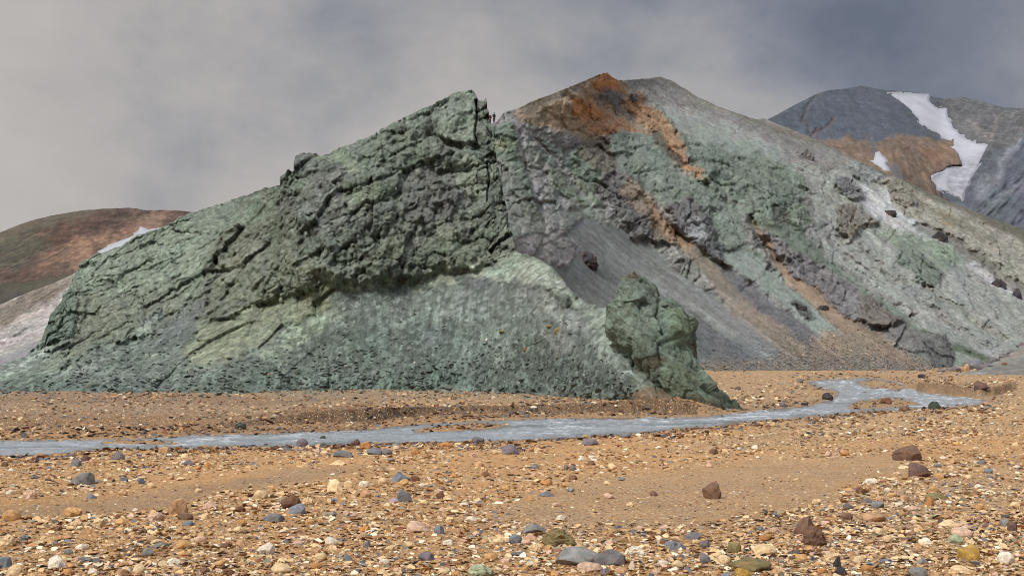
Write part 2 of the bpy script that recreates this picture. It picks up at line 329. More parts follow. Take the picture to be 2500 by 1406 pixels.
opsA = [
    # left cliff block, paler green
    dict(poly=[(90, 880), (100, 820), (160, 690), (240, 600), (430, 515), (560, 480), (700, 450), (660, 560), (520, 640), (500, 720), (380, 790), (250, 860), (160, 900)], c=(118, 132, 113), f=30, w=30, r=.8, lift=1.5),
    dict(poly=[(440, 515), (560, 480), (700, 440), (690, 500), (560, 540), (470, 560)], c=(108, 118, 106), f=30, w=20, r=.35),
    dict(poly=[(200, 640), (420, 560), (520, 600), (440, 720), (280, 720), (190, 700)], c=(125, 140, 119), f=40, w=30),
    dict(poly=[(190, 720), (420, 700), (440, 780), (260, 850), (150, 870)], c=(115, 121, 100), f=40, w=30),
    dict(poly=[(110, 790), (160, 700), (190, 740), (170, 820), (120, 840)], c=(96, 118, 100), f=10, w=10, lift=1.5),
    # central cliff face, darker, rough
    dict(poly=[(690, 450), (690, 425), (720, 370), (840, 340), (1000, 250), (1200, 200), (1230, 500), (1260, 610), (1160, 660), (990, 682), (830, 690), (700, 722), (560, 778), (480, 780), (500, 660), (560, 560), (650, 540)],
         c=(106, 116, 101), f=14, w=14, r=1.0, lift=1.4),
    dict(poly=[(500, 660), (560, 560), (680, 520), (760, 640), (780, 690), (560, 778), (485, 780)], c=(111, 116, 97), f=30, w=26),
    dict(poly=[(700, 450), (740, 380), (830, 400), (980, 500), (900, 560), (780, 560), (700, 520)], c=(101, 106, 100), f=40, w=30),
    dict(line=[(720, 440), (830, 500), (960, 540), (1010, 600)], width=22, c=(123, 129, 117), f=44, w=22, a=.6),
    dict(poly=[(780, 380), (850, 340), (940, 330), (900, 420), (830, 400)], c=(111, 126, 106), f=20, r=.5),
    dict(poly=E(1052, 478, 84, 72, -20), c=(98, 98, 95), f=14, w=14, lift=1.68, dome=60, r=.9),
    dict(poly=E(960, 640, 90, 50), c=(102, 112, 95), f=30, lift=1.44, dome=50),
    dict(poly=E(1120, 610, 110, 52, -10), c=(102, 115, 95), f=30, lift=1.68, dome=50),
    dict(poly=E(900, 470, 60, 36, 20), c=(105, 118, 95), f=24, lift=0.90, dome=30),
    dict(poly=E(830, 440, 48, 28, 10), f=20, lift=0.96, dome=26),
    dict(poly=E(985, 360, 66, 60, 0), f=14, w=14, c=(102, 115, 97), lift=1.56, dome=40),
    dict(poly=E(890, 362, 42, 22, -10), f=14, w=12, c=(104, 115, 100), lift=1.20, dome=20),
    dict(poly=E(1020, 300, 36, 40, 0), f=14, w=12, c=(107, 119, 103), lift=1.20, dome=30),
    dict(poly=E(1100, 560, 60, 30, 0), f=14, w=12, c=(109, 118, 101), lift=0.84, dome=22),
    dict(poly=E(1160, 430, 46, 50, 0), f=20, c=(125, 135, 111), lift=0.96, dome=36),
    dict(poly=[(1055, 262), (1140, 220), (1162, 236), (1168, 345), (1145, 370), (1090, 345), (1062, 300)], c=(118, 129, 114), f=16, w=10, r=.45, lift=.8),
    dict(poly=[(1062, 330), (1120, 352), (1170, 350), (1180, 370), (1120, 372), (1070, 350)], lift=-1.54, f=10, w=6, r=.6),
    dict(line=[(1161, 246), (1165, 275), (1160, 330), (1166, 345)], width=2.2, lift=-1.26, f=4, w=3, c=(68, 70, 63)),
    dict(line=[(1188, 395), (1195, 440), (1188, 490)], width=2, lift=-1.10, f=4, w=3, c=(70, 72, 63)),
    dict(line=[(1056, 285), (1058, 300), (1046, 340), (1052, 380)], width=3, lift=-0.59, f=15, w=8),
    dict(line=[(1100, 450), (1130, 490), (1100, 540), (1040, 570), (990, 600)], width=4, lift=-0.52, f=18, w=10),
    dict(line=[(930, 420), (960, 470), (980, 540), (1000, 590)], width=4, lift=-0.47, f=18, w=10),
    dict(line=[(850, 600), (900, 650), (930, 680)], width=4, lift=-0.43, f=18, w=10),
    dict(line=[(690, 560), (740, 620), (830, 660), (900, 640)], width=5, lift=-0.47, f=20, w=14),
    dict(line=[(800, 560), (870, 590), (960, 590)], width=5, lift=-0.43, f=20, w=14),
    dict(line=[(640, 500), (680, 470), (740, 500), (800, 560)], width=5, lift=-0.37, f=20, w=14),
    dict(poly=E(745, 395, 30, 24, 10), c=(99, 105, 99), lift=1.32, dome=20, f=8, w=6),
    dict(poly=E(712, 440, 34, 36, 0), c=(102, 113, 99), lift=1.32, dome=24, f=8, w=6),
    dict(poly=E(620, 700, 84, 48, 14), c=(115, 121, 100), lift=1.56, dome=36, f=20),
    dict(poly=E(735, 660, 50, 44, 40), c=(118, 122, 101), lift=1.32, dome=30, f=16),
    dict(poly=E(600, 610, 70, 44, -20), lift=1.32, dome=36, f=20),
    dict(line=[(545, 655), (520, 690), (505, 740), (490, 775)], width=5, lift=-0.71, f=16, w=6),
    dict(line=[(700, 640), (740, 700), (745, 720)], width=2, lift=-0.57, f=4, w=4),
    dict(line=[(668, 660), (700, 720)], width=2, lift=-0.50, f=4, w=4),
    dict(line=[(590, 720), (640, 735), (700, 715)], width=4, lift=-0.43, f=18, w=6),
    dict(poly=E(255, 660, 56, 40), lift=1.50, dome=36, f=14), dict(poly=E(170, 760, 40, 55, 20), lift=1.50, dome=30, f=14),
    dict(poly=E(400, 600, 60, 30, -20), lift=0.90, dome=28, f=14), dict(poly=E(300, 770, 60, 60), lift=1.50, dome=40, f=14),
    dict(line=[(210, 660), (230, 720), (200, 800), (160, 860)], width=5, lift=-0.47, f=22, w=14),
    dict(line=[(480, 560), (520, 600), (560, 580)], width=5, lift=-0.37, f=22, w=14),
    # shelf under the cliff: pale yellow-green strip
    dict(poly=[(488, 790), (560, 776), (700, 722), (770, 690), (850, 690), (840, 740), (800, 780), (700, 800), (640, 850), (560, 885), (470, 890), (420, 860), (480, 820)], c=(123, 130, 101), f=22, w=24, r=.5, s=-22, sa=.6, sl=50, sw=6),
    dict(poly=[(770, 692), (990, 684), (1250, 616), (1330, 632), (1300, 680), (1150, 700), (1000, 715), (850, 712)], c=(142, 151, 133), f=18, w=14, r=.3, s=-12, sa=.4, sl=50, sw=7),
    dict(poly=[(1180, 640), (1320, 630), (1370, 670), (1400, 720), (1300, 700), (1180, 690)], c=(133, 143, 130), f=22, w=16, r=.3),
    # main talus
    dict(poly=[(820, 705), (1000, 705), (1180, 690), (1330, 700), (1440, 790), (1560, 930), (1560, 1000), (600, 1000), (560, 900), (660, 850), (770, 800)], c=(103, 113, 108), f=16, w=14, r=.10, s=97, sa=.55, sl=34, sw=6),
    dict(poly=[(780, 800), (1100, 790), (1420, 860), (1540, 950), (1560, 1010), (500, 1010), (560, 900)], c=(88, 101, 95), f=70, w=40, r=.13, s=92, sa=.55, sl=16, sw=5),
    dict(poly=[(880, 700), (900, 730), (1050, 760), (1160, 850), (1280, 840), (1300, 780), (1160, 740), (1000, 700)], c=(115, 124, 119), a=.45, f=60, w=60),
    dict(poly=E(880, 740, 60, 30), c=(104, 113, 111), f=30, w=12, r=.05), dict(poly=E(985, 730, 30, 30), c=(100, 109, 107), f=20, w=12, r=.05),
    dict(poly=E(1160, 690, 50, 16, 10), c=(91, 95, 94), f=14, w=10), dict(poly=E(1300, 720, 70, 26, 35), c=(104, 109, 106), f=24, w=16),
    dict(poly=[(1380, 700), (1440, 744), (1490, 750), (1530, 830), (1510, 860), (1440, 800)], c=(120, 134, 119), f=16, w=12, r=.35),
    dict(line=[(1330, 745), (1420, 800), (1500, 870), (1545, 930)], width=16, c=(123, 132, 126), f=34, w=14, a=.8, r=.05),
    dict(poly=[(560, 880), (700, 860), (800, 805), (850, 760), (830, 740), (700, 800), (640, 850), (560, 885), (470, 890), (440, 870), (470, 905)], c=(117, 130, 116), f=14, w=10, r=.07, s=-24, sa=.6, sl=70, sw=6),
    # left talus sheets, streaks falling to the lower left
    dict(poly=[(500, 715), (480, 800), (430, 870), (470, 900), (600, 900), (620, 1000), (60, 1000), (60, 930), (250, 870), (400, 790)], c=(104, 112, 107), f=12, w=12, r=.16, s=-35, sa=.5, sl=60, sw=6),
    dict(poly=[(500, 715), (480, 800), (430, 870), (380, 850), (420, 790), (460, 745)], c=(95, 102, 100), f=20, w=14, r=.3),
    dict(line=[(395, 772), (300, 835), (210, 890), (130, 940)], width=9, c=(134, 144, 136), f=20, w=8, a=.9, r=.05),
    dict(poly=[(-600, 890), (0, 880), (60, 862), (100, 850), (200, 900), (120, 960), (80, 1000), (-600, 1000)], c=(116, 128, 118), f=14, w=10, r=.08, s=-30, sa=.5, sl=90, sw=7),
    dict(line=[(120, 850), (60, 890), (-20, 935)], width=8, c=(143, 156, 144), f=22, w=8, a=.8),
    dict(poly=[(60, 920), (300, 930), (560, 900), (900, 920), (1300, 915), (1500, 955), (1560, 1010), (-600, 1010), (-600, 940)], c=(94, 110, 102), f=40, w=22, r=.2),
    dict(poly=[(200, 850), (420, 850), (470, 900), (400, 940), (240, 930)], c=(99, 112, 102), f=40, w=24, r=.3),
    dict(poly=[(700, 950), (1500, 950), (1560, 1010), (700, 1010)], c=(103, 116, 107), f=20, w=12, r=.15),
    dict(poly=[(1540, 1000), (1530, 930), (1560, 905), (1620, 930), (1700, 1000)], c=(108, 116, 100), f=20, w=10, r=.2),
    dict(poly=[(1470, 985), (1545, 960), (1570, 945), (1640, 940), (1720, 990), (1760, 1030), (1480, 1030)], c=(132, 100, 72), f=12, w=8, r=.25),
    dict(poly=[(-600, 880), (100, 900), (500, 920), (1000, 900), (1500, 920), (1560, 1030), (-600, 1030)], s=98, sa=0, sl=50, f=60, rd=1.0, rw=40),
    dict(poly=[(820, 740), (1000, 720), (1200, 720), (1400, 800), (1200, 830), (900, 820)], s=94, sa=.6, sl=30, sw=9, f=60, w=30),
    dict(poly=[(120, 960), (420, 800), (520, 870), (520, 960)], s=-40, sa=.5, sl=24, sw=7, f=40, w=20),
    dict(poly=[(690, 450), (720, 370), (1000, 250), (1200, 200), (1240, 600), (990, 682), (700, 722), (490, 780), (500, 660), (560, 560)], s=74, sa=0, sl=70, f=40, rd=2.6, rw=64),
    dict(poly=[(100, 850), (160, 690), (430, 515), (690, 450), (560, 640), (500, 720), (380, 790), (160, 900)], s=62, sa=0, sl=60, f=40, rd=1.8, rw=36),
    dict(poly=[(560, 880), (820, 740), (1000, 710), (1300, 700), (1440, 790), (1560, 930), (1560, 960), (560, 960)], s=98, sa=.45, sl=150, sw=9, f=30),
]
hill('green_hill', silA, dA, [(-600, 990), (1400, 990), (1500, 1015), (1760, 1025)], (98, 110, 96), opsA, rockM, 2.3, 9., 4.5, 1.35, back=(.6, 30.), dust=.5, spk=.5, tint=(.83, .885, .835))

# ---- main mountain behind: green, purple, orange and grey slopes
silB = [(1080, 330), (1185, 300), (1208, 300), (1232, 272), (1262, 264), (1300, 246), (1380, 215), (1440, 190), (1470, 178), (1482, 175), (1492, 183), (1506, 195), (1560, 192), (1612, 186), (1642, 197), (1690, 228),
        (1750, 258), (1820, 282), (1848, 291), (1862, 287), (1885, 296), (1950, 322), (2020, 352), (2070, 376), (2100, 394), (2125, 405), (2184, 430), (2215, 442), (2300, 484), (2400, 522), (2500, 558), (2700, 640), (3000, 760)]
dB = [(1100, 900, 120), (1250, 900, 128), (1500, 908, 142), (1700, 905, 152), (1900, 907, 155), (2200, 903, 158), (2320, 897, 160), (2500, 880, 175), (3000, 890, 200), (1200, 298, 172), (1080, 330, 172), (1480, 174, 222), (1250, 600, 142),
      (1400, 740, 152), (1370, 450, 176), (1600, 600, 182), (1612, 186, 300), (1530, 240, 245), (1700, 235, 305), (1900, 300, 300), (2100, 395, 290), (2300, 490, 280), (2500, 560, 275), (3000, 760, 265), (1800, 330, 268), (1800, 420, 232), (1950, 480, 232),
      (1760, 620, 186), (2000, 700, 190), (2200, 800, 178), (2100, 550, 240), (2400, 700, 222), (2300, 600, 240), (2500, 800, 200), (1700, 430, 212), (1640, 330, 240), (1440, 300, 205)]
SCR = dict(s=37, sl=260, sw=8.)
opsB = [
    dict(poly=[(1080, 100), (3000, 100), (3000, 940), (1080, 940)], s=40, sa=.3, sl=60, sw=8, f=4),
    dict(poly=[(1080, 100), (1330, 230), (1430, 520), (1700, 600), (1900, 680), (2350, 850), (3000, 900), (3000, 100)], s=40, sa=0, sl=80, f=60, rd=2.5, rw=38),
    # grey-brown dome shoulder
    dict(poly=[(1506, 185), (1640, 180), (1900, 285), (2120, 380), (2560, 540), (3000, 700), (3000, 900), (2400, 640), (2130, 440), (1930, 400), (1800, 350), (1650, 320), (1560, 260)], c=(126, 120, 118), f=10, w=8, r=.35, s=24, sa=.35, sl=120, sw=7),
    dict(line=[(1560, 245), (1750, 320), (1900, 370)], width=16, c=(146, 144, 146), f=40, w=20, a=.8),
    dict(line=[(1640, 240), (1820, 310), (2000, 375)], width=10, c=(112, 104, 106), f=30, w=16, a=.8),
    dict(line=[(1612, 190), (1680, 225), (1800, 280), (1960, 330), (2120, 400)], width=9, c=(108, 100, 88), f=18, w=8, a=.9),
    dict(line=[(1520, 205), (1560, 240), (1640, 300), (1760, 340)], width=20, c=(132, 138, 134), f=30, w=14, a=.9),
    # purple-grey gully beside the crag
    dict(poly=[(1190, 300), (1260, 262), (1330, 330), (1340, 430), (1400, 520), (1480, 560), (1330, 640), (1240, 620), (1180, 500)], c=(134, 130, 128), f=14, w=20, r=.7, s=58, sa=.4, sl=70, sw=7),
    dict(poly=[(1190, 305), (1240, 300), (1270, 360), (1290, 450), (1310, 520), (1290, 540), (1230, 420), (1190, 380)], c=(98, 120, 100), f=14, w=12, r=.7, lift=2, mott=1),
    dict(poly=[(1205, 330), (1250, 340), (1240, 370), (1200, 360)], c=(128, 134, 96), f=20, w=12),
    dict(poly=[(1300, 330), (1400, 330), (1460, 420), (1440, 480), (1380, 450), (1320, 400)], c=(102, 120, 108), f=18, w=18, r=.7),
    dict(poly=[(1330, 420), (1370, 410), (1430, 450), (1480, 520), (1420, 500), (1350, 470)], c=(108, 126, 102), f=18, w=14, r=.6, lift=1.5),
    dict(poly=E(1395, 350, 56, 26, 30), c=(108, 106, 108), f=20, w=18, r=.7, lift=.8),
    dict(poly=E(1445, 400, 56, 46, 40), c=(98, 122, 104), f=14, w=12, r=.6, lift=3, dome=36),
    dict(poly=E(1450, 285, 40, 26, 40), c=(112, 104, 98), f=20, w=18, r=.7, lift=.8),
    dict(poly=[(1330, 520), (1440, 500), (1560, 590), (1500, 600), (1400, 580)], c=(124, 132, 118), f=20, w=14, r=.45, s=30, sa=.4, sl=60),
    dict(line=[(1260, 330), (1290, 430), (1330, 560)], width=5, c=(146, 144, 144), f=12, w=12, a=.8, lift=-1.5),
    dict(line=[(1310, 340), (1380, 420), (1440, 500)], width=5, c=(146, 144, 144), f=12, w=12, a=.7, lift=-1.5),
    dict(poly=[(1188, 370), (1250, 390), (1300, 480), (1340, 580), (1300, 640), (1235, 600), (1205, 460)], c=(112, 120, 108), f=30, w=26, r=.6, a=.8),
    dict(line=[(1290, 350), (1330, 470), (1400, 560)], width=14, c=(124, 130, 120), f=26, w=20, a=.7),
    # orange summit
    dict(poly=[(1240, 280), (1262, 258), (1380, 208), (1482, 170), (1510, 195), (1560, 240), (1600, 290), (1650, 340), (1722, 428), (1640, 410), (1590, 335), (1500, 322), (1440, 350), (1370, 320), (1290, 300)], c=(162, 128, 92), f=20, w=20, r=.6),
    dict(poly=[(1262, 262), (1380, 215), (1470, 180), (1400, 225), (1330, 256), (1290, 285)], c=(134, 116, 98), f=12, w=6, r=.2),
    dict(poly=[(1290, 270), (1340, 260), (1320, 300), (1270, 300)], c=(136, 118, 90), f=16, w=8),
    dict(poly=[(1385, 240), (1430, 240), (1490, 290), (1545, 315), (1500, 326), (1440, 300), (1400, 275)], c=(196, 112, 46), f=16, w=16, r=.8),
    dict(poly=[(1430, 280), (1480, 290), (1560, 318), (1480, 335), (1450, 345), (1440, 320)], c=(180, 114, 66), f=14, w=14),
    dict(poly=[(1440, 200), (1484, 172), (1505, 205), (1545, 250), (1500, 235), (1450, 222)], c=(196, 108, 40), f=8, w=6, r=.5),
    dict(poly=[(1460, 225), (1510, 225), (1555, 270), (1540, 300), (1500, 270), (1450, 250)], c=(100, 94, 94), f=20, w=16, r=.8, lift=.5),
    dict(line=[(1545, 250), (1600, 300), (1650, 360), (1715, 425)], width=22, c=(172, 110, 60), f=18, w=16, r=.9, lift=3),
    dict(line=[(1600, 330), (1625, 370), (1660, 400)], width=10, c=(84, 68, 58), f=10, w=8, r=.6, lift=-1.5),
    dict(poly=E(1545, 234, 16, 10, 50), c=(82, 86, 92), f=6, w=4, lift=3),
    dict(poly=[(1420, 330), (1500, 330), (1510, 400), (1480, 430), (1400, 380)], c=(108, 96, 82), f=22, w=16, r=.9),
    # green masses
    dict(poly=[(1495, 325), (1585, 332), (1625, 380), (1650, 425), (1740, 470), (1740, 600), (1660, 500), (1560, 480), (1510, 410)], c=(104, 122, 108), f=14, w=14, r=.8, lift=2, dome=60),
    dict(poly=[(1640, 430), (1730, 440), (1800, 520), (1860, 640), (1920, 720), (1860, 690), (1760, 600), (1700, 500)], c=(106, 122, 108), f=20, w=18, r=.7, s=45, sa=.3, sl=60, sw=10),
    dict(poly=[(1590, 250), (1650, 330), (1800, 350), (1930, 400), (1965, 470), (1960, 560), (2000, 640), (1910, 620), (1830, 540), (1760, 470), (1700, 420), (1640, 330)], c=(100, 118, 102), f=24, w=22, r=1., lift=2),
    dict(poly=[(1640, 280), (1800, 330), (1910, 365), (1930, 400), (1800, 375), (1700, 340)], c=(122, 136, 128), f=34, w=24, r=.3),
    dict(poly=E(1860, 450, 80, 60, 30), c=(98, 116, 98), f=24, w=20, lift=3, dome=60),
    dict(poly=E(1950, 530, 34, 40), c=(104, 122, 98), f=12, w=10, lift=3, dome=26),
    dict(poly=E(1760, 400, 50, 36, 20), c=(92, 112, 96), f=16, w=12, lift=2.5, dome=30),
    dict(poly=[(1880, 500), (1930, 520), (1925, 560), (1890, 545)], c=(72, 76, 62), f=10, w=6, lift=-2),
    dict(line=[(1830, 540), (1860, 600), (1900, 640)], width=6, lift=-3, f=14, w=10),
    dict(poly=[(1830, 545), (1960, 560), (2040, 650), (2160, 740), (2290, 830), (2330, 860), (2220, 800), (2080, 700), (1960, 650)], c=(104, 122, 104), f=18, w=10, r=.3, s=38, sa=.4, sl=90, sw=7),
    # pale slopes on the right
    dict(poly=[(1930, 400), (2120, 430), (2300, 560), (2560, 720), (3000, 900), (3000, 950), (2400, 880), (2300, 820), (2140, 700), (2010, 620), (1980, 480)], c=(136, 139, 133), f=16, w=16, r=.55, s=38, sa=.42, sl=70, sw=9),
    dict(poly=[(2100, 440), (2170, 470), (2300, 560), (2520, 700), (2560, 760), (2420, 700), (2300, 610), (2190, 560), (2090, 490)], c=(166, 168, 172), f=14, w=14, r=.4, s=38, sa=.35, sl=80, sw=8),
    dict(poly=[(2150, 440), (2240, 450), (2560, 590), (3000, 800), (3000, 870), (2560, 740), (2400, 650), (2280, 570), (2180, 500)], c=(142, 134, 120), f=12, w=14, r=.6, s=32, sa=.45, sl=70, sw=9),
    dict(line=[(2250, 560), (2330, 600), (2440, 670), (2520, 730)], width=13, c=(106, 98, 88), f=16, w=12, a=.85, lift=-3),
    dict(poly=E(2310, 535, 30, 14, 35), c=(146, 118, 84), f=12, w=8),
    dict(line=[(2110, 395), (2200, 430), (2300, 482), (2400, 528), (2520, 580)], width=15, c=(98, 92, 78), f=18, w=8, r=.2),
    dict(line=[(2200, 470), (2300, 530), (2430, 590)], width=7, c=(110, 102, 84), f=16, w=12, a=.8),
    dict(poly=E(2200, 470, 46, 22, 35), c=(124, 114, 98), f=10, w=10, lift=4, dome=20, r=1),
    dict(poly=E(2110, 420, 44, 20, 20), c=(116, 120, 124), f=12, w=12, r=.9),
    dict(poly=[(2030, 500), (2085, 500), (2150, 545), (2100, 560), (2075, 590), (2040, 560)], c=(116, 104, 92), f=10, w=10, r=1, lift=4),
    dict(poly=E(2070, 460, 46, 16, 38), c=(98, 96, 104), f=12, w=10, r=1.1, lift=3),
    dict(poly=[(2140, 560), (2290, 590), (2360, 640), (2280, 660), (2260, 620), (2190, 600)], c=(112, 132, 108), f=18, w=16, r=.6),
    dict(poly=[(2200, 590), (2300, 660), (2290, 700), (2240, 690), (2190, 620)], c=(96, 112, 100), f=14, w=12, r=.9, lift=2.5),
    dict(line=[(1950, 540), (2050, 620), (2180, 730), (2300, 830)], width=8, c=(158, 162, 158), f=20, w=14, a=.5),
    dict(line=[(2100, 600), (2200, 690), (2330, 800), (2420, 850)], width=5, f=14, w=12, lift=-2.5, c=(120, 122, 112), a=.6),
    dict(line=[(2260, 700), (2380, 780), (2450, 830)], width=5, f=14, w=12, lift=-2.5, c=(132, 126, 110), a=.6),
    dict(line=[(2010, 560), (2080, 640), (2170, 720)], width=6, f=14, w=12, lift=-2.5),
    dict(poly=[(2220, 780), (2300, 800), (2420, 870), (2420, 900), (2300, 880)], c=(124, 132, 122), f=14, w=10, r=.15, s=35, sa=.4, sl=80),
    dict(line=[(2250, 810), (2320, 845), (2420, 880)], width=8, c=(74, 92, 62), f=12, w=8, r=.6),
    # grey scree sheets
    dict(poly=[(1330, 590), (1430, 530), (1560, 570), (1700, 700), (1900, 810), (2060, 920), (1400, 940), (1340, 700)], c=(108, 112, 112), f=14, w=12, r=.03, sa=.6, **SCR),
    dict(poly=[(1260, 590), (1340, 560), (1420, 600), (1400, 640), (1340, 640), (1380, 700), (1300, 660)], c=(134, 128, 128), f=16, w=16, r=.4, s=30, sa=.3, sl=40),
    dict(poly=[(1640, 700), (1760, 800), (1960, 920), (1500, 940), (1500, 820)], c=(90, 94, 98), f=50, w=30),
    dict(line=[(1480, 600), (1640, 720), (1900, 880)], width=10, c=(132, 138, 136), f=40, w=10, a=.6),
    dict(line=[(1430, 540), (1600, 680), (1760, 800)], width=7, c=(126, 132, 130), f=30, w=10, a=.6),
    dict(line=[(1560, 590), (1720, 720), (1900, 850), (1990, 910)], width=7, c=(124, 132, 132), f=30, w=10, a=.6),
    dict(line=[(1350, 620), (1420, 680), (1500, 760)], width=5, c=(98, 98, 106), f=16, w=10, a=.6),
    # orange gravel runs and dark stripes
    dict(poly=[(1640, 590), (1700, 610), (1800, 690), (1960, 800), (2100, 905), (1960, 905), (1800, 770), (1690, 650)], c=(134, 114, 94), a=.75, f=30, w=12, r=.1, sa=.4, **SCR),
    dict(poly=[(1710, 600), (1760, 640), (1880, 730), (2010, 830), (2100, 905), (2050, 905), (1900, 790), (1780, 690)], c=(96, 95, 102), f=18, w=10, r=.2, sa=.6, s=38, sl=60, sw=6),
    dict(poly=[(1740, 600), (1830, 620), (1920, 690), (2020, 790), (2080, 870), (1990, 820), (1900, 730), (1800, 660)], c=(128, 142, 134), f=16, w=10, r=.12, sa=.4, **SCR),
    dict(poly=E(1960, 760, 36, 12, 38), c=(72, 76, 78), f=12, w=10, r=1.2, lift=1),
    dict(poly=[(1835, 540), (1880, 580), (1990, 690), (2120, 800), (2260, 900), (2160, 905), (2060, 820), (1960, 730), (1880, 630)], c=(150, 118, 92), f=18, w=10, r=.12, sa=.4, **SCR),
    dict(poly=[(1990, 820), (2150, 820), (2240, 905), (1990, 910)], c=(138, 116, 94), f=36, w=20, r=.1),
    # lava-like dark outcrops
    dict(poly=[(1860, 560), (1950, 620), (2060, 680), (2140, 740), (2190, 790), (2140, 800), (2060, 770), (1980, 700), (1890, 620)], c=(112, 104, 110), f=16, w=14, r=.9, lift=2),
    dict(poly=[(2090, 720), (2130, 715), (2190, 790), (2150, 800), (2100, 780)], c=(104, 90, 80), f=12, w=14, r=.8, lift=2.5),
    dict(poly=[(2100, 790), (2230, 800), (2300, 820), (2330, 870), (2320, 905), (2260, 895), (2180, 830)], c=(106, 100, 102), f=30, w=24, r=.6, lift=.5),
    dict(poly=[(2250, 830), (2300, 815), (2330, 860), (2330, 910), (2280, 905)], c=(84, 80, 86), f=12, w=12, r=.8, lift=2.5),
    dict(poly=[(1460, 445), (1500, 405), (1560, 430), (1600, 500), (1660, 600), (1610, 590), (1550, 570), (1490, 500)], c=(92, 86, 88), f=16, w=20, r=.8, lift=2),
    dict(poly=[(1530, 430), (1570, 450), (1640, 560), (1670, 600), (1620, 590), (1560, 520), (1510, 460)], c=(132, 108, 84), f=18, w=14, r=1.),
    dict(poly=[(1570, 485), (1610, 520), (1660, 560), (1700, 590), (1680, 620), (1620, 570)], c=(156, 118, 82), f=18, w=12, r=.5, lift=-1.5),
    dict(poly=[(1620, 500), (1680, 485), (1725, 520), (1750, 580), (1785, 645), (1740, 640), (1690, 600), (1660, 560)], c=(88, 84, 90), f=14, w=18, r=.8, lift=2.5),
    dict(poly=[(1665, 540), (1710, 530), (1725, 570), (1700, 595), (1670, 575)], c=(148, 148, 154), f=18, w=12, a=.9),
    # foot of the slope gathers gravel
    dict(poly=[(1650, 880), (2060, 860), (2250, 890), (2250, 940), (1650, 940)], c=(118, 108, 100), f=40, w=20, r=.1),
]
hill('mountain', silB, dB, [(1080, 930), (3000, 930)], (128, 126, 122), opsB, midM, 2.5, 11., 1.6, 1.35, seed=5., back=(.4, 60.), dust=.45, tint=(.90, .93, .93))

# ---- far dark mountain with snow
silD = [(1500, 420), (1750, 330), (1870, 293), (1940, 255), (2000, 225), (2030, 218), (2060, 216), (2102, 208), (2130, 214), (2160, 218), (2230, 224), (2270, 232), (2300, 240), (2350, 236), (2400, 247), (2450, 262), (2500, 263), (2700, 290), (3100, 330)]
dD = [(1500, 420, 560), (1870, 293, 640), (2100, 208, 820), (2500, 263, 860), (3100, 330, 900), (2300, 520, 560), (2400, 640, 500), (1900, 420, 560), (2300, 300, 800), (2150, 340, 640), (2300, 400, 640), (2420, 380, 660), (2500, 450, 600), (3100, 640, 520), (1700, 640, 480), (2250, 350, 660)]
opsD = [
    dict(poly=[(1500, 100), (2360, 100), (2360, 720), (1500, 720)], s=66, sa=.12, sl=80, sw=10, f=80, rd=5., rw=40),
    dict(poly=[(2360, 100), (3200, 100), (3200, 720), (2340, 720)], s=-50, sa=.3, sl=80, sw=10, f=80, rd=9., rw=30),
    dict(poly=[(1990, 210), (2102, 200), (2180, 240), (2240, 310), (2260, 350), (2130, 340), (2000, 345), (1880, 310)], c=(66, 76, 96), f=30, w=20, r=.5, s=60, sa=.2, sl=90, sw=18),
    dict(poly=[(1980, 345), (2050, 338), (2130, 345), (2180, 335), (2260, 335), (2330, 345), (2350, 400), (2280, 420), (2270, 440), (2330, 520), (2200, 480), (2050, 400)], c=(118, 90, 72), f=10, w=12, r=.9, s=62, sa=.4, sl=40, sw=9, lift=10),
    dict(poly=[(2240, 355), (2320, 350), (2340, 390), (2270, 400)], c=(132, 94, 68), f=20, w=14),
    dict(poly=[(2110, 320), (2140, 345), (2150, 400), (2130, 370)], c=(92, 92, 102), f=14, w=8),
    dict(poly=[(2170, 400), (2190, 400), (2220, 460), (2180, 440)], c=(96, 92, 100), f=14, w=8),
    dict(poly=[(2280, 232), (2560, 262), (2560, 420), (2440, 400), (2350, 330), (2300, 270)], c=(88, 88, 94), f=20, w=20, r=1.),
    dict(line=[(2440, 290), (2420, 340), (2370, 300)], width=4, c=(124, 116, 112), f=14, w=14, a=.8),
    dict(poly=[(2400, 380), (2560, 330), (2560, 580), (2340, 520), (2390, 440)], c=(76, 84, 102), f=20, w=20, r=.6, s=-42, sa=.4, sl=70, sw=9),
    dict(line=[(2500, 340), (2440, 410), (2400, 470)], width=9, c=(128, 134, 148), f=30, w=26, a=.6),
    dict(line=[(2520, 420), (2460, 470), (2400, 520)], width=9, c=(120, 126, 140), f=30, w=26, a=.6),
    dict(poly=[(2160, 228), (2200, 226), (2240, 230), (2268, 232), (2272, 246), (2292, 262), (2315, 262), (2318, 284), (2330, 310), (2350, 330), (2385, 345), (2418, 352), (2400, 390), (2380, 430), (2360, 470), (2352, 494), (2330, 484), (2290, 466), (2272, 440), (2268, 424), (2290, 414), (2345, 402), (2346, 392), (2312, 356), (2322, 352), (2290, 330), (2250, 306), (2220, 270), (2185, 244)], r=.1, f=14, w=0), dict(poly=[(2110, 385), (2135, 364), (2190, 370), (2190, 426), (2130, 405)], r=.1, f=14, w=0),
    dict(line=[(2000, 225), (1960, 290), (1990, 330)], width=4, c=(82, 82, 90), f=14, w=14, lift=-6),
    dict(line=[(2040, 290), (1990, 330)], width=4, c=(100, 84, 80), f=12, w=10, lift=-6, a=.7),
]
oD = hill('far_mountain', silD, dD, [(1500, 700), (3100, 700)], (70, 78, 94), opsD, farM, 2.6, 60., 1.0, .24, seed=9., back=(.4, 200.), mott=.18, dust=.15)

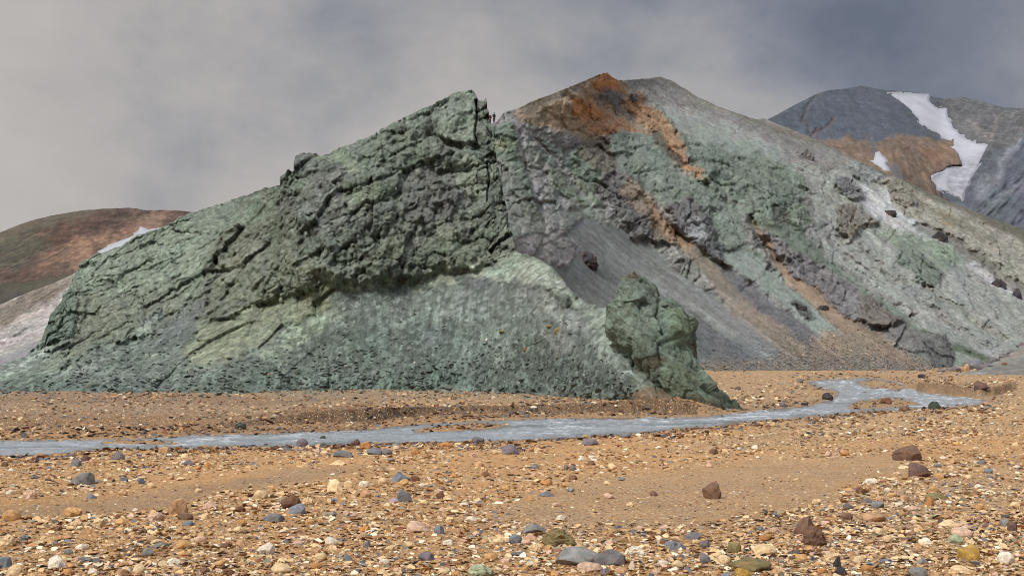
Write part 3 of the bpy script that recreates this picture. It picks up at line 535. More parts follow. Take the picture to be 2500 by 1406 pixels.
# ---- brown hill on the left
silE = [(-700, 640), (-300, 610), (0, 566), (60, 542), (120, 526), (200, 512), (260, 508), (320, 506), (360, 512), (400, 511), (450, 514), (520, 524), (700, 560), (900, 640)]
dE = [(-700, 640, 460), (0, 565, 450), (300, 507, 480), (520, 524, 500), (900, 640, 500), (0, 700, 330), (200, 660, 340), (400, 600, 390), (-700, 800, 300), (600, 800, 330), (0, 800, 290)]
opsE = [
    dict(poly=[(-700, 640), (0, 560), (200, 505), (330, 506), (160, 545), (0, 600), (-300, 680)], c=(92, 84, 66), f=24, w=20, r=.3),
    dict(poly=[(-300, 640), (0, 590), (100, 570), (120, 600), (40, 660), (-200, 700)], c=(78, 72, 56), f=30, w=24),
    dict(poly=[(200, 600), (300, 560), (345, 525), (430, 520), (430, 545), (350, 560), (260, 600), (215, 640), (180, 630)], c=(150, 108, 80), f=50, w=44, r=.5),
    dict(poly=[(100, 620), (160, 590), (220, 575), (260, 590), (180, 640), (110, 650)], c=(136, 96, 70), f=60, w=50, a=.8),
    dict(poly=[(230, 520), (350, 512), (300, 550), (200, 590), (180, 560)], c=(90, 64, 54), f=24, w=20),
    dict(poly=[(-700, 700), (0, 690), (60, 690), (100, 680), (150, 672), (200, 655), (240, 700), (0, 860), (-700, 900)], c=(76, 72, 52), f=10, w=8, r=.4, lift=18),
    dict(poly=[(-700, 720), (0, 705), (60, 712), (20, 760), (-700, 800)], c=(72, 66, 56), f=14, w=10),
]
oE = hill('brown_hill', silE, dE, [(-700, 900), (900, 900)], (92, 64, 52), opsE, farM, 2.8, 45., .8, .3, seed=13., back=(.4, 150.), mott=.34, dust=0., hue=.1)

# ---- pale scree slope in the left gap
silF = [(-700, 950), (-300, 855), (0, 742), (60, 716), (130, 690), (195, 660), (240, 640), (320, 620), (600, 600)]
dF = [(-700, 950, 170), (0, 742, 220), (195, 660, 240), (600, 600, 260), (-700, 1000, 140), (0, 890, 150), (200, 880, 155), (600, 880, 165), (0, 980, 120), (600, 980, 120)]
opsF = [
    dict(poly=[(-700, 940), (-300, 850), (0, 740), (200, 650), (260, 650), (170, 720), (60, 770), (0, 800), (-300, 900)], c=(116, 98, 84), f=26, w=18, a=.85, r=.9, s=-29, sa=1.3, sl=60, sw=4.5),
    dict(line=[(-20, 750), (60, 714), (130, 688), (200, 656)], width=5, c=(158, 150, 140), f=10, w=5, r=.2),
    dict(line=[(-20, 800), (60, 760), (150, 712)], width=6, c=(112, 96, 80), f=14, w=14),
    dict(line=[(-20, 850), (60, 815), (130, 770)], width=14, c=(168, 160, 154), f=24, w=14, a=.9, s=-32, sa=.5, sl=80, sw=4),
    dict(poly=[(-300, 960), (0, 868), (100, 820), (140, 830), (0, 900), (-300, 1000)], c=(128, 126, 130), f=20, w=10, r=.1),
]
hill('scree_slope', silF, dF, [(-700, 1020), (600, 1000)], (156, 148, 141), opsF, midM, 2.6, 10., 1.2, .6, seed=17., back=(.5, 40.), dust=.1)

# ---- grey bank at the lower right
silG = [(2310, 915), (2400, 900), (2420, 886), (2440, 873), (2472, 858), (2500, 838), (2600, 790), (3000, 700)]
dG = [(2310, 925, 122), (2400, 915, 124), (2500, 920, 122), (3000, 930, 118), (2440, 873, 134), (2500, 838, 140), (3000, 700, 165), (2380, 900, 130)]
opsG = [dict(poly=[(2420, 880), (2500, 850), (2600, 800), (2600, 850), (2500, 870), (2440, 895)], c=(128, 110, 96), f=14, w=10, r=.4),
        dict(poly=[(2430, 895), (2520, 870), (2700, 860), (2700, 930), (2400, 920)], c=(112, 106, 100), f=14, w=8, r=.15)]
hill('grey_bank', silG, dG, [(2310, 940), (3000, 960)], (116, 112, 110), opsG, midM, 2.4, 7., 1.5, .7, seed=21., back=(.4, 20.))

# ------------------------------------------------------------------ snow
def snow_mat(name, dirt):
    m, t, bs = new_mat(name); n = nodes_of(t); l = t.links.new; tcd = n('ShaderNodeTexCoord')
    a = n('ShaderNodeTexNoise', i_Scale=.05, i_Detail=9., i_Roughness=.7); l(tcd.outputs['Object'], a.inputs[0])
    at_ = n('ShaderNodeAttribute', attribute_name='Col'); r = n('ShaderNodeMapRange'); r.inputs[1].default_value = .35; r.inputs[2].default_value = .7; r.inputs[3].default_value = 1.0; r.inputs[4].default_value = dirt
    l(a.outputs[0], r.inputs[0]); vm = n('ShaderNodeVectorMath', operation='SCALE'); l(at_.outputs['Color'], vm.inputs[0]); l(r.outputs[0], vm.inputs['Scale']); l(vm.outputs[0], bs.inputs['Base Color'])
    bp = n('ShaderNodeBump', i_Strength=.7, i_Distance=1.5); l(a.outputs[0], bp.inputs['Height']); l(bp.outputs[0], bs.inputs['Normal'])
    bs.inputs['Roughness'].default_value = .7; return m
snowM = snow_mat('old snow', .8)
def snow(label, surf, poly, group, thick, ds=1.6, warp=5., dirt=None):
    su, sv, P, nn = SURF[surf]; p = np.array(poly, float); u0, v0 = p.min(0) - 8; u1, v1 = p.max(0) + 8
    m = (su > u0 - 15) & (su < u1 + 15) & (sv > v0 - 15) & (sv < v1 + 15)
    cu, cv, cy = su[m], sv[m], P[m, 1]
    gu, gv = np.meshgrid(np.arange(u0, u1, ds), np.arange(v0, v1, ds)); sh = gu.shape; gu = gu.ravel(); gv = gv.ravel()
    cell = 5.; ku = ((cu - u0 + 20) / cell).astype(int); kv = ((cv - v0 + 20) / cell).astype(int); W_ = ku.max() + 2; H_ = kv.max() + 2
    mn = np.full((H_, W_), np.nan); acc = {}
    idx = kv * W_ + ku; s_ = np.bincount(idx, cy, H_ * W_); c_ = np.bincount(idx, minlength=H_ * W_)
    grid = np.where(c_ > 0, s_ / np.maximum(c_, 1), np.nan).reshape(H_, W_)
    for _ in range(60):
        if not np.isnan(grid).any(): break
        g = np.pad(grid, 1, constant_values=np.nan); st = np.stack([g[:-2, 1:-1], g[2:, 1:-1], g[1:-1, :-2], g[1:-1, 2:]])
        import warnings; warnings.simplefilter('ignore'); f_ = np.nanmean(st, 0); grid = np.where(np.isnan(grid), f_, grid)
    for _ in range(5):
        g = np.pad(grid, 1, mode='edge'); grid = (g[:-2, 1:-1] + g[2:, 1:-1] + g[1:-1, :-2] + g[1:-1, 2:] + 2 * grid) / 6
    fu = np.clip((gu - u0 + 20) / cell - .5, 0, W_ - 1.001); fv = np.clip((gv - v0 + 20) / cell - .5, 0, H_ - 1.001); iu = fu.astype(int); iv = fv.astype(int); a = fu - iu; b_ = fv - iv
    Y = grid[iv, iu] * (1 - a) * (1 - b_) + grid[iv, iu + 1] * a * (1 - b_) + grid[iv + 1, iu] * (1 - a) * b_ + grid[iv + 1, iu + 1] * a * b_
    q = np.stack([gu / 14, gv / 14, gu * 0 + 2], -1); d = sdf(p, gu + warp * fbm(q, 5, .7), gv + 1.1 * warp * fbm(q, 5, .7, off=20))
    k = sstep(0, -10, d); Y = Y - thick * (k * 2 - .6)
    V = ray(gu, gv, Y); F = grid_faces(*sh); keep = (d[F] < 2.5).all(1); F = F[keep]
    used, inv = np.unique(F, return_inverse=True); V = V[used]
    c = np.tile(s2l((176, 179, 189)), (len(V), 1)); n_ = fbm(V / 30., 4, .6)
    if dirt is not None:
        dd = sdf(np.array(dirt, float), gu[used], gv[used]); kd = sstep(6, -8, dd) * np.clip(.55 + 1.2 * fbm(V / np.array([6, 6, 16.]), 4, .7), 0, 1); c = c * (1 - .55 * kd[:, None])
    c = c * (1 + .16 * n_[:, None]) * (.72 + .28 * sstep(-1, -12, d[used]))[:, None]
    o = mesh_np('snow_patch', V, inv.reshape(-1, 4), snowM, c, True); tag(o, label, 'snow', group); return o
G_S = 'snow patches left on the hills'
snow('long white snow field running from the far dark summit down to a pointed tongue', 'far_mountain',
     [(2160, 228), (2200, 226), (2240, 230), (2268, 232), (2272, 246), (2292, 262), (2315, 262), (2318, 284), (2330, 310), (2350, 330), (2385, 345), (2418, 352), (2400, 390), (2380, 430), (2360, 470), (2352, 494), (2330, 484), (2290, 466), (2272, 440), (2268, 424), (2290, 414), (2345, 402), (2346, 392), (2312, 356), (2322, 352), (2290, 330), (2250, 306), (2220, 270), (2185, 244)], G_S, 2.6, warp=4,
     dirt=[(2325, 400), (2400, 370), (2375, 430), (2345, 485), (2310, 470), (2310, 430)])
snow('small white snow patch on the rust-brown slope below the far mountain', 'far_mountain', [(2114, 390), (2130, 388), (2135, 368), (2150, 368), (2172, 392), (2168, 400), (2182, 424), (2160, 420), (2130, 402)], G_S, 2.2, warp=4)
snow('tiny sliver of snow just right of the small snow patch', 'far_mountain', [(2166, 365), (2176, 368), (2186, 388), (2176, 386)], G_S, 2.2, warp=2)
snow('long wedge of snow between the brown left hill and the green cliff', 'brown_hill', [(232, 614), (262, 596), (299, 582), (322, 572), (336, 558), (342, 549), (362, 556), (395, 553), (420, 550), (400, 600), (300, 660)], G_S, 2.5, warp=4)
# ------------------------------------------------------------------ ground and river
ZW = [(-1e4, -.35), (895, -.35), (905, -.38), (925, -.72), (960, -1.0), (1040, -1.07), (1125, -1.04), (1160, -.80), (1200, -.52), (1300, -.16), (1406, 0.), (1e4, 0.)]
def znom(w): return np.interp(w, [a for a, _ in ZW], [b for _, b in ZW])
RIVER = [(-900, 1128), (0, 1116), (144, 1113), (173, 1106), (306, 1095), (432, 1096), (576, 1090), (684, 1090), (846, 1089), (872, 1086), (1052, 1082), (1232, 1078), (1340, 1074), (1448, 1067), (1556, 1060), (1650, 1050), (1758, 1039),
         (1830, 1030), (1974, 1019), (2082, 1008), (2226, 999), (2316, 994), (2388, 988), (2420, 978), (2388, 971), (2352, 966), (2255, 955), (2210, 940), (2190, 930), (2118, 921), (2010, 925), (1963, 933), (1992, 943), (2046, 957), (2030, 974), (1974, 988), (1902, 995), (1801, 1006),
         (1700, 1016), (1646, 1016), (1448, 1018), (1304, 1020), (1160, 1026), (1016, 1034), (908, 1045), (846, 1049), (612, 1057), (468, 1060), (360, 1067), (252, 1070), (108, 1072), (0, 1074), (-900, 1084)]
ARM = [(2246, 902), (2312, 901), (2330, 906), (2290, 909), (2250, 908)]
ISL = [[(2071, 994), (2100, 980), (2150, 974), (2200, 974), (2244, 984), (2210, 989), (2150, 994), (2100, 997)], [(2096, 934), (2130, 928), (2180, 932), (2210, 944), (2190, 949), (2140, 945), (2110, 941)],
       [(1010, 1052), (1080, 1040), (1160, 1035), (1240, 1036), (1200, 1044), (1100, 1050)], [(250, 1080), (300, 1076), (380, 1076), (420, 1080), (340, 1082)]]
BANK = [(540, 1046), (700, 1040), (800, 1037), (908, 1033), (1016, 1019), (1160, 1011), (1340, 1009), (1484, 1006), (1600, 1009), (1700, 1012)]
def bank_h(u): return np.interp(u, [540, 640, 740, 860, 1000, 1100, 1340, 1480, 1600, 1690, 1760], [0, .18, .40, .52, .40, .30, .26, .36, .62, .5, 0])
def river_d(u, w):
    q = np.stack([u / 22, w / 9, u * 0 + 4], -1); a = fbm(q, 4, .6); b_ = fbm(q, 4, .6, off=50)
    uu = u + 12 * a; ww = w + 4. * b_; d = sdf(RIVER, uu, ww); d = np.minimum(d, sdf(ARM, uu, ww))
    for I in ISL: d = np.maximum(d, -sdf(I, uu, ww))
    return d
RB = [(2215, 946), (2260, 957), (2352, 968), (2388, 973), (2425, 970), (2470, 955), (2600, 948), (2900, 950), (2900, 893), (2330, 893), (2250, 915), (2200, 928)]
def ground_z(u, w):
    u = np.asarray(u, float); w = np.asarray(w, float); z = znom(w); Y = (CAMZ - z) * FPX / np.maximum(w - HZ, 1.)
    x = (u - 1250) / FPX * Y; d = river_d(u, w); dm = np.where(d > 0, d, d) * (Y / FPX) * np.where(True, 2.5, 1)
    z = z + np.where(d > 0, .02 + .10 * sstep(0, 14, d), -.22 * sstep(0, -5, d))
    k = 1 - sstep(0, 90, d); P = np.stack([x, Y, 0 * x], -1)
    z = z + (.09 * fbm(P / 6., 3) + .05 * fbm(P / 1.6, 4, .55, off=9.) + .018 * fbm(P / .35, 3, .6, off=20.)) * np.where(d > 0, 1, .3)
    # far cut bank
    wl = np.interp(u, [p[0] for p in BANK], [p[1] for p in BANK]) + 3.0 * fbm(np.stack([u / 40, u * 0, u * 0], -1), 4, .6)
    up = sstep(0.3, -1.6, w - wl) * (u > 520) * (u < 1780)
    z = z + up * bank_h(u) * (1 - .55 * sstep(0, 60, wl - w)) * (1 + .12 * fbm(P / 1.2, 3, off=33.))
    # low terrace steps on the left far bank
    wl2 = 1040 + 3 * fbm(np.stack([u / 90, u * 0 + 5, u * 0], -1), 3); z = z + .16 * sstep(1, -1.5, w - wl2) * sstep(620, 480, u)
    r = sdf(RB, u + 8 * fbm(P / 4., 3, off=3.), w + 2 * fbm(P / 4., 3, off=8.)); z = z + .55 * sstep(1.2, -2.0, r) * (1 - .5 * sstep(-4, -30, r)) * sstep(2190, 2260, u)
    return x, Y, z, d
ws = np.concatenate([np.arange(893, 1130, 1.25), np.arange(1130, 1430, 2.2), np.geomspace(1432, 5200, 60)])
uc = np.concatenate([np.linspace(-2600, -320, 60)[:-1], np.arange(-320, 2821, 3.2), np.linspace(2821, 5100, 60)[1:]])
gu, gw = np.meshgrid(uc, ws); gs = gu.shape; gu = gu.ravel(); gw = gw.ravel()
gx, gy, gz, gd = ground_z(gu, gw)
gcol = np.tile(s2l((190, 146, 96)), (len(gu), 1)); peb = np.full(len(gu), .55)
def gpaint(poly, c, f, w=14., a=1., pb=None, line=None):
    global gcol, peb
    q = np.stack([gu / 60, gw / 22, gu * 0 + 8], -1)
    if not hasattr(gpaint, 'n'): gpaint.n = (fbm(q, 4, .6), fbm(q, 4, .6, off=30.))
    uu = gu + w * 2.2 * gpaint.n[0]; vv = gw + w * .7 * gpaint.n[1]
    d = sdf(poly, uu, vv) if line is None else linedist(poly, uu, vv * 1.0) - line
    k = 1 - sstep(-f / 2, f / 2, d)
    if c is not None: gcol = gcol * (1 - (k * a)[:, None]) + s2l(np.mean(c) + (np.array(c, float) - np.mean(c)) * .8) * (k * a)[:, None]
    if pb is not None: peb = peb * (1 - k) + pb * k
gpaint([(-3000, 890), (5000, 890), (5000, 1010), (1700, 1010), (-3000, 1070)], (158, 128, 92), 40, 20, pb=.8)
gpaint([(-900, 960), (700, 955), (1100, 985), (700, 1035), (-900, 1050)], (132, 110, 88), 24, 20, pb=.6)
gpaint([(600, 958), (1600, 958), (1620, 1000), (1300, 992), (1000, 985), (760, 990)], (112, 110, 92), 18, 20, a=.75)
gpaint([(-900, 975), (500, 972), (900, 990), (700, 1000), (-900, 992)], (120, 94, 72), 8, 8, a=.7, pb=.4)
gpaint([(-900, 1030), (560, 1026), (900, 1010), (900, 1055), (400, 1060), (-900, 1070)], (116, 86, 60), 12, 10, a=.8, pb=.35)
gpaint([(0, 1020), (560, 1015), (560, 1030), (0, 1036)], (150, 118, 86), 8, 6, a=.8, pb=.2)
gpaint(BANK, (88, 67, 49), 4, 3, line=3.2, pb=.3); gpaint([(p[0], p[1] + 6) for p in BANK], (140, 98, 58), 8, 3, line=2.5, pb=.9)
gpaint([(2240, 952), (2320, 962), (2390, 970), (2440, 966), (2480, 952)], (118, 90, 60), 5, 4, line=3, pb=.35)
gpaint([(-400, 1268), (0, 1262), (280, 1232), (470, 1195), (700, 1160), (960, 1140), (820, 1175), (560, 1210), (420, 1262), (200, 1280), (0, 1290), (-400, 1300)], (166, 130, 92), 24, 18, pb=.3)
gpaint([(1400, 1180), (1700, 1160), (1900, 1120), (2230, 1110), (2230, 1170), (2060, 1200), (2040, 1250), (1860, 1280), (1760, 1330), (1500, 1340), (1200, 1330), (1100, 1280), (1300, 1240)], (182, 142, 98), 50, 30, pb=.5)
gpaint([(1600, 1110), (2050, 1010), (2450, 985), (2560, 1010), (2500, 1060), (2100, 1080), (1750, 1110)], (184, 146, 98), 30, 16, pb=.75)
gpaint([(100, 1420), (700, 1300), (1100, 1230), (1250, 1330), (900, 1420)], (192, 138, 82), 60, 30, a=.8, pb=.5)
gpaint([(2050, 1230), (2560, 1130), (2560, 1420), (1600, 1420)], (188, 148, 102), 60, 30, pb=.85)
wet = np.where(gd > 0, 1 - sstep(1, 12, gd), 1.)[:, None] * .5; gcol = gcol * (1 - wet) + s2l((92, 76, 60)) * wet
gP = np.stack([gx, gy, gz], -1)
gcol *= np.exp(.28 * fbm(gP / 2.2, 5, .6, off=2.) + .2 * fbm(gP / .25, 3, .6, off=6.))[:, None] * (1 + .16 * np.stack([fbm(gP / 1.4, 4, off=70.), 0 * gx, -fbm(gP / 1.4, 4, off=70.)], -1))

gm, t, bs = new_mat('gravel plain'); n = nodes_of(t); l = t.links.new
at_ = n('ShaderNodeAttribute', attribute_name='Col'); tcd = n('ShaderNodeTexCoord')
base = at_.outputs['Color']; hts = []
nz = n('ShaderNodeTexNoise', i_Scale=60., i_Detail=5., i_Roughness=.7); l(tcd.outputs['Object'], nz.inputs[0])
rz = n('ShaderNodeMapRange'); rz.inputs[1].default_value = .3; rz.inputs[2].default_value = .7; rz.inputs[3].default_value = .72; rz.inputs[4].default_value = 1.3; l(nz.outputs[0], rz.inputs[0])
vs_ = n('ShaderNodeVectorMath', operation='SCALE'); l(base, vs_.inputs[0]); l(rz.outputs[0], vs_.inputs['Scale']); cur = vs_.outputs[0]
for sc_, dens, bd in ((70., .9, .004), (28., .75, .012), (13., .5, .02)):
    w_ = n('ShaderNodeTexNoise', i_Scale=sc_ * .7, i_Detail=2.); l(tcd.outputs['Object'], w_.inputs[0])
    mx = n('ShaderNodeVectorMath', operation='MULTIPLY_ADD'); l(w_.outputs['Color'], mx.inputs[0]); mx.inputs[1].default_value = (.6 / sc_,) * 3; l(tcd.outputs['Object'], mx.inputs[2])
    vo = n('ShaderNodeTexVoronoi', i_Scale=sc_); l(mx.outputs[0], vo.inputs['Vector'])
    sp = n('ShaderNodeSeparateColor'); l(vo.outputs['Color'], sp.inputs[0])
    cr = n('ShaderNodeValToRGB'); l(sp.outputs[0], cr.inputs[0]); cr.color_ramp.interpolation = 'CONSTANT'; els = cr.color_ramp.elements
    pal = [(0, (214, 182, 138)), (.25, (196, 150, 98)), (.45, (178, 120, 66)), (.58, (222, 204, 172)), (.70, (160, 122, 96)), (.80, (104, 106, 112)), (.90, (76, 72, 74)), (.95, (136, 84, 58))]
    els[0].color = (*S(*pal[0][1]), 1); els[1].position = pal[1][0]; els[1].color = (*S(*pal[1][1]), 1)
    for p_, c_ in pal[2:]:
        e = els.new(p_); e.color = (*S(*c_), 1)
    th = n('ShaderNodeMath', operation='MULTIPLY'); l(at_.outputs['Alpha'], th.inputs[0]); th.inputs[1].default_value = dens
    ls = n('ShaderNodeMath', operation='LESS_THAN'); l(sp.outputs[1], ls.inputs[0]); l(th.outputs[0], ls.inputs[1])
    ed = n('ShaderNodeMapRange'); l(vo.outputs['Distance'], ed.inputs[0]); ed.inputs[1].default_value = .55; ed.inputs[2].default_value = .35; ed.inputs[3].default_value = 0; ed.inputs[4].default_value = 1
    mk = n('ShaderNodeMath', operation='MULTIPLY'); l(ls.outputs[0], mk.inputs[0]); l(ed.outputs[0], mk.inputs[1])
    mm = n('ShaderNodeMix', data_type='RGBA'); l(mk.outputs[0], mm.inputs[0]); l(cur, mm.inputs[6]); l(cr.outputs[0], mm.inputs[7]); cur = mm.outputs[2]
    hh = n('ShaderNodeMapRange'); l(vo.outputs['Distance'], hh.inputs[0]); hh.inputs[1].default_value = .6; hh.inputs[2].default_value = 0; hh.inputs[3].default_value = 0; hh.inputs[4].default_value = bd
    hm = n('ShaderNodeMath', operation='MULTIPLY'); l(hh.outputs[0], hm.inputs[0]); l(ls.outputs[0], hm.inputs[1]); hts.append(hm.outputs[0])
l(cur, bs.inputs['Base Color'])
a1 = n('ShaderNodeMath', operation='ADD'); l(hts[0], a1.inputs[0]); l(hts[1], a1.inputs[1]); a2 = n('ShaderNodeMath', operation='ADD'); l(a1.outputs[0], a2.inputs[0]); l(hts[2], a2.inputs[1])
ng = n('ShaderNodeTexNoise', i_Scale=5., i_Detail=9., i_Roughness=.72); l(tcd.outputs['Object'], ng.inputs[0]); a4 = n('ShaderNodeMath', operation='MULTIPLY_ADD'); l(ng.outputs[0], a4.inputs[0]); a4.inputs[1].default_value = .07; l(a2.outputs[0], a4.inputs[2])
a3 = n('ShaderNodeMath', operation='MULTIPLY_ADD'); l(nz.outputs[0], a3.inputs[0]); a3.inputs[1].default_value = .014; l(a4.outputs[0], a3.inputs[2])
bp = n('ShaderNodeBump', i_Strength=1., i_Distance=1.); l(a3.outputs[0], bp.inputs['Height']); l(bp.outputs[0], bs.inputs['Normal'])
bs.inputs['Roughness'].default_value = .9; bs.inputs['Specular IOR Level'].default_value = .25
g4 = np.c_[np.clip(gcol, .004, .9), peb]
og = mesh_np('ground', gP, grid_faces(*gs)[:, ::-1], gm, g4); og['kind'] = 'structure'
# the wider valley floor beneath and beyond everything
tm, t, bs = new_mat('valley floor'); n = nodes_of(t); a = n('ShaderNodeTexNoise', i_Scale=.05, i_Detail=8.)
cr = n('ShaderNodeValToRGB'); cr.color_ramp.elements[0].color = (*S(110, 96, 78), 1); cr.color_ramp.elements[1].color = (*S(150, 128, 100), 1); t.links.new(a.outputs[0], cr.inputs[0]); t.links.new(cr.outputs[0], bs.inputs['Base Color']); bs.inputs['Roughness'].default_value = 1
R_ = 4000.; V = [(0, 0, -4)] + [(R_ * math.cos(i * math.pi / 24), R_ * math.sin(i * math.pi / 24), -4) for i in range(48)]
ot = mesh_np('valley_floor', V, [(0, 1 + i, 1 + (i + 1) % 48) for i in range(48)], tm); ot['kind'] = 'structure'

# water
wm, t, bs = new_mat('glacial water'); n = nodes_of(t); l = t.links.new; tcd = n('ShaderNodeTexCoord'); at_ = n('ShaderNodeAttribute', attribute_name='Col')
bs.inputs['IOR'].default_value = 1.33
l(at_.outputs['Color'], bs.inputs['Base Color'])
a = n('ShaderNodeTexNoise', i_Scale=9., i_Detail=5., i_Roughness=.65); mp = n('ShaderNodeMapping'); mp.inputs['Scale'].default_value = (.45, 1.3, 1); l(tcd.outputs['Object'], mp.inputs[0]); l(mp.outputs[0], a.inputs[0])
bp = n('ShaderNodeBump', i_Strength=1., i_Distance=.16); l(a.outputs[0], bp.inputs['Height']); l(bp.outputs[0], bs.inputs['Normal'])
fr = n('ShaderNodeMapRange'); l(at_.outputs['Alpha'], fr.inputs[0]); fr.inputs[3].default_value = .10; fr.inputs[4].default_value = .7; l(fr.outputs[0], bs.inputs['Roughness'])
ww_ = np.concatenate([np.arange(897, 1140, .8)]); wc = np.concatenate([np.linspace(-900, -40, 200), np.arange(-36, 2460, 2.8)])
wu_, wv_ = np.meshgrid(wc, ww_); wsh = wu_.shape; wu_ = wu_.ravel(); wv_ = wv_.ravel()
d = river_d(wu_, wv_); z = znom(wv_); Y = (CAMZ - z) * FPX / (wv_ - HZ); x = (wu_ - 1250) / FPX * Y
P = np.stack([x, Y, z * 0], -1); fl = np.array([5.5, 2.0, 1.]); ang = .25
Pr = np.stack([x * math.cos(ang) + Y * math.sin(ang), -x * math.sin(ang) + Y * math.cos(ang), 0 * x], -1)
Pq = Pr + .6 * np.stack([fbm(P / 2.5, 2), fbm(P / 2.5, 2, off=9.), 0 * x], -1)
wav = ridged(Pq / fl * 2.0, 4, .6); wav2 = fbm(Pq / fl * 4, 4, .6)
z = z + np.where(d < 0, .10 * (wav - .35) + .03 * wav2, 0) * sstep(2, -6, d) - .012
rap = np.clip(fbm(P / 7., 3, off=44.) * 1.8 + .42 + .35 * (wu_ > 1750), 0, 1)
foam = np.clip(sstep(.52, .9, wav + .35 * wav2) * rap + sstep(.35, .7, fbm(Pq / fl * 2.4, 4, .65, off=12.)) * .35 * rap, 0, 1)
cw = s2l((166, 174, 182)) * (1 - foam[:, None]) + s2l((226, 232, 240)) * foam[:, None]
dk = sstep(-.1, .5, fbm(Pq / fl * .9, 5, .6, off=61.))[:, None] * .8 * (1 - foam[:, None]); cw = cw * (1 - dk) + s2l((98, 108, 112)) * dk
sh_ = (sstep(-9, -1, d) * .6 + .25 * sstep(.1, .5, fbm(P / 3., 3, off=5.)))[:, None].clip(0, .8); cw = cw * (1 - sh_ * (1 - foam[:, None])) + s2l((120, 104, 82)) * sh_ * (1 - foam[:, None])
F = grid_faces(*wsh)[:, ::-1]; keep = (d[F] < 5).any(1); F = F[keep]; used, inv = np.unique(F, return_inverse=True)
ow = mesh_np('water', np.stack([x, Y, z], -1)[used], inv.reshape(-1, 4), wm, np.c_[cw, foam][used]); ow['kind'] = 'structure'

# ------------------------------------------------------------------ stone shapes
def ico(sub):
    import bmesh
    b = bmesh.new(); bmesh.ops.create_icosphere(b, subdivisions=sub, radius=1.); V = np.array([v.co[:] for v in b.verts]); F = np.array([[v.index for v in f.verts] for f in b.faces]); b.free(); return V, F
ICO = {k: ico(k) for k in (1, 2, 3, 4, 5)}
def stone_shape(sub, kind, seed):
    V, F = ICO[sub]; V = V.copy(); r = np.random.default_rng(seed)
    if kind == 'a': cuts, lo, hi, nz_ = 24, .64, .88, .07
    elif kind == 'w': cuts, lo, hi, nz_ = 20, .6, .86, .06
    elif kind == 'f': cuts, lo, hi, nz_ = 12, .55, .82, .05
    elif kind == 'k': cuts, lo, hi, nz_ = 8, .6, .9, .16
    else: cuts, lo, hi, nz_ = 9, .74, .93, .045
    V = V * (1 + .16 * fbm(V * 1.1 + seed * 3.7, 2))[:, None]
    for i in range(cuts):
        nn_ = r.normal(size=3); nn_ /= np.linalg.norm(nn_); h = r.uniform(lo, hi); s_ = V @ nn_ - h; m = s_ > 0
        V[m] -= s_[m, None] * nn_ * (.97 if kind != 'r' else .8)
    if kind == 'w': V[:, 2] *= np.clip(1 - .5 * V[:, 0], .35, 1.5)
    V = V * (1 + nz_ * fbm(V * 3 + seed, 4, .6) * 2 + (nz_ * .8 * fbm(V * 9 + seed, 3, .6) if sub > 2 else 0))[:, None]
    if kind == 'k': V = V * (1 + .22 * (ridged(V * 2.2 + seed, 4, .6) - .5))[:, None]
    mn, mx = V.min(0), V.max(0); V = (V - (mn + mx) / 2) / ((mx - mn) / 2)
    return V, F
SHAPES = {k: [stone_shape(4, k, s_ * 13 + ord(k)) for s_ in range(7)] for k in 'arfwk'}
def stone_mat(name):
    m, t, bs = new_mat(name); n = nodes_of(t); l = t.links.new; oi = n('ShaderNodeObjectInfo'); tcd = n('ShaderNodeTexCoord')
    ad = n('ShaderNodeVectorMath', operation='MULTIPLY_ADD'); l(oi.outputs['Random'], ad.inputs[0]); ad.inputs[1].default_value = (40, 40, 40); l(tcd.outputs['Object'], ad.inputs[2])
    a = n('ShaderNodeTexNoise', i_Scale=1.7, i_Detail=8., i_Roughness=.65, i_Distortion=.6); l(ad.outputs[0], a.inputs[0]); b_ = n('ShaderNodeTexNoise', i_Scale=9., i_Detail=5., i_Roughness=.7); l(ad.outputs[0], b_.inputs[0])
    r1 = n('ShaderNodeMapRange'); r1.inputs[1].default_value = .3; r1.inputs[2].default_value = .7; r1.inputs[3].default_value = .55; r1.inputs[4].default_value = 1.4; l(a.outputs[0], r1.inputs[0])
    r2 = n('ShaderNodeMapRange'); r2.inputs[1].default_value = .3; r2.inputs[2].default_value = .72; r2.inputs[3].default_value = .68; r2.inputs[4].default_value = 1.25; l(b_.outputs[0], r2.inputs[0])
    mu = n('ShaderNodeMath', operation='MULTIPLY'); l(r1.outputs[0], mu.inputs[0]); l(r2.outputs[0], mu.inputs[1])
    vm = n('ShaderNodeVectorMath', operation='SCALE'); l(oi.outputs['Color'], vm.inputs[0]); l(mu.outputs[0], vm.inputs['Scale'])
    st = n('ShaderNodeMapRange'); st.inputs[1].default_value = .56; st.inputs[2].default_value = .66; st.inputs[3].default_value = 0; st.inputs[4].default_value = .4
    c_ = n('ShaderNodeTexNoise', i_Scale=2.6, i_Detail=6., i_Roughness=.6); ad2 = n('ShaderNodeVectorMath', operation='ADD'); l(ad.outputs[0], ad2.inputs[0]); ad2.inputs[1].default_value = (7, 3, 9); l(ad2.outputs[0], c_.inputs[0]); l(c_.outputs[0], st.inputs[0])
    mx = n('ShaderNodeMix', data_type='RGBA'); l(st.outputs[0], mx.inputs[0]); l(vm.outputs[0], mx.inputs[6]); mx.inputs[7].default_value = (*S(168, 110, 60), 1); l(mx.outputs[2], bs.inputs['Base Color'])
    bp = n('ShaderNodeBump', i_Strength=.9, i_Distance=.006); l(b_.outputs[0], bp.inputs['Height']); l(bp.outputs[0], bs.inputs['Normal']); bs.inputs['Roughness'].default_value = .82; bs.inputs['Specular IOR Level'].default_value = .25
    return m
stM = stone_mat('river stone')
BASEMESH = {}
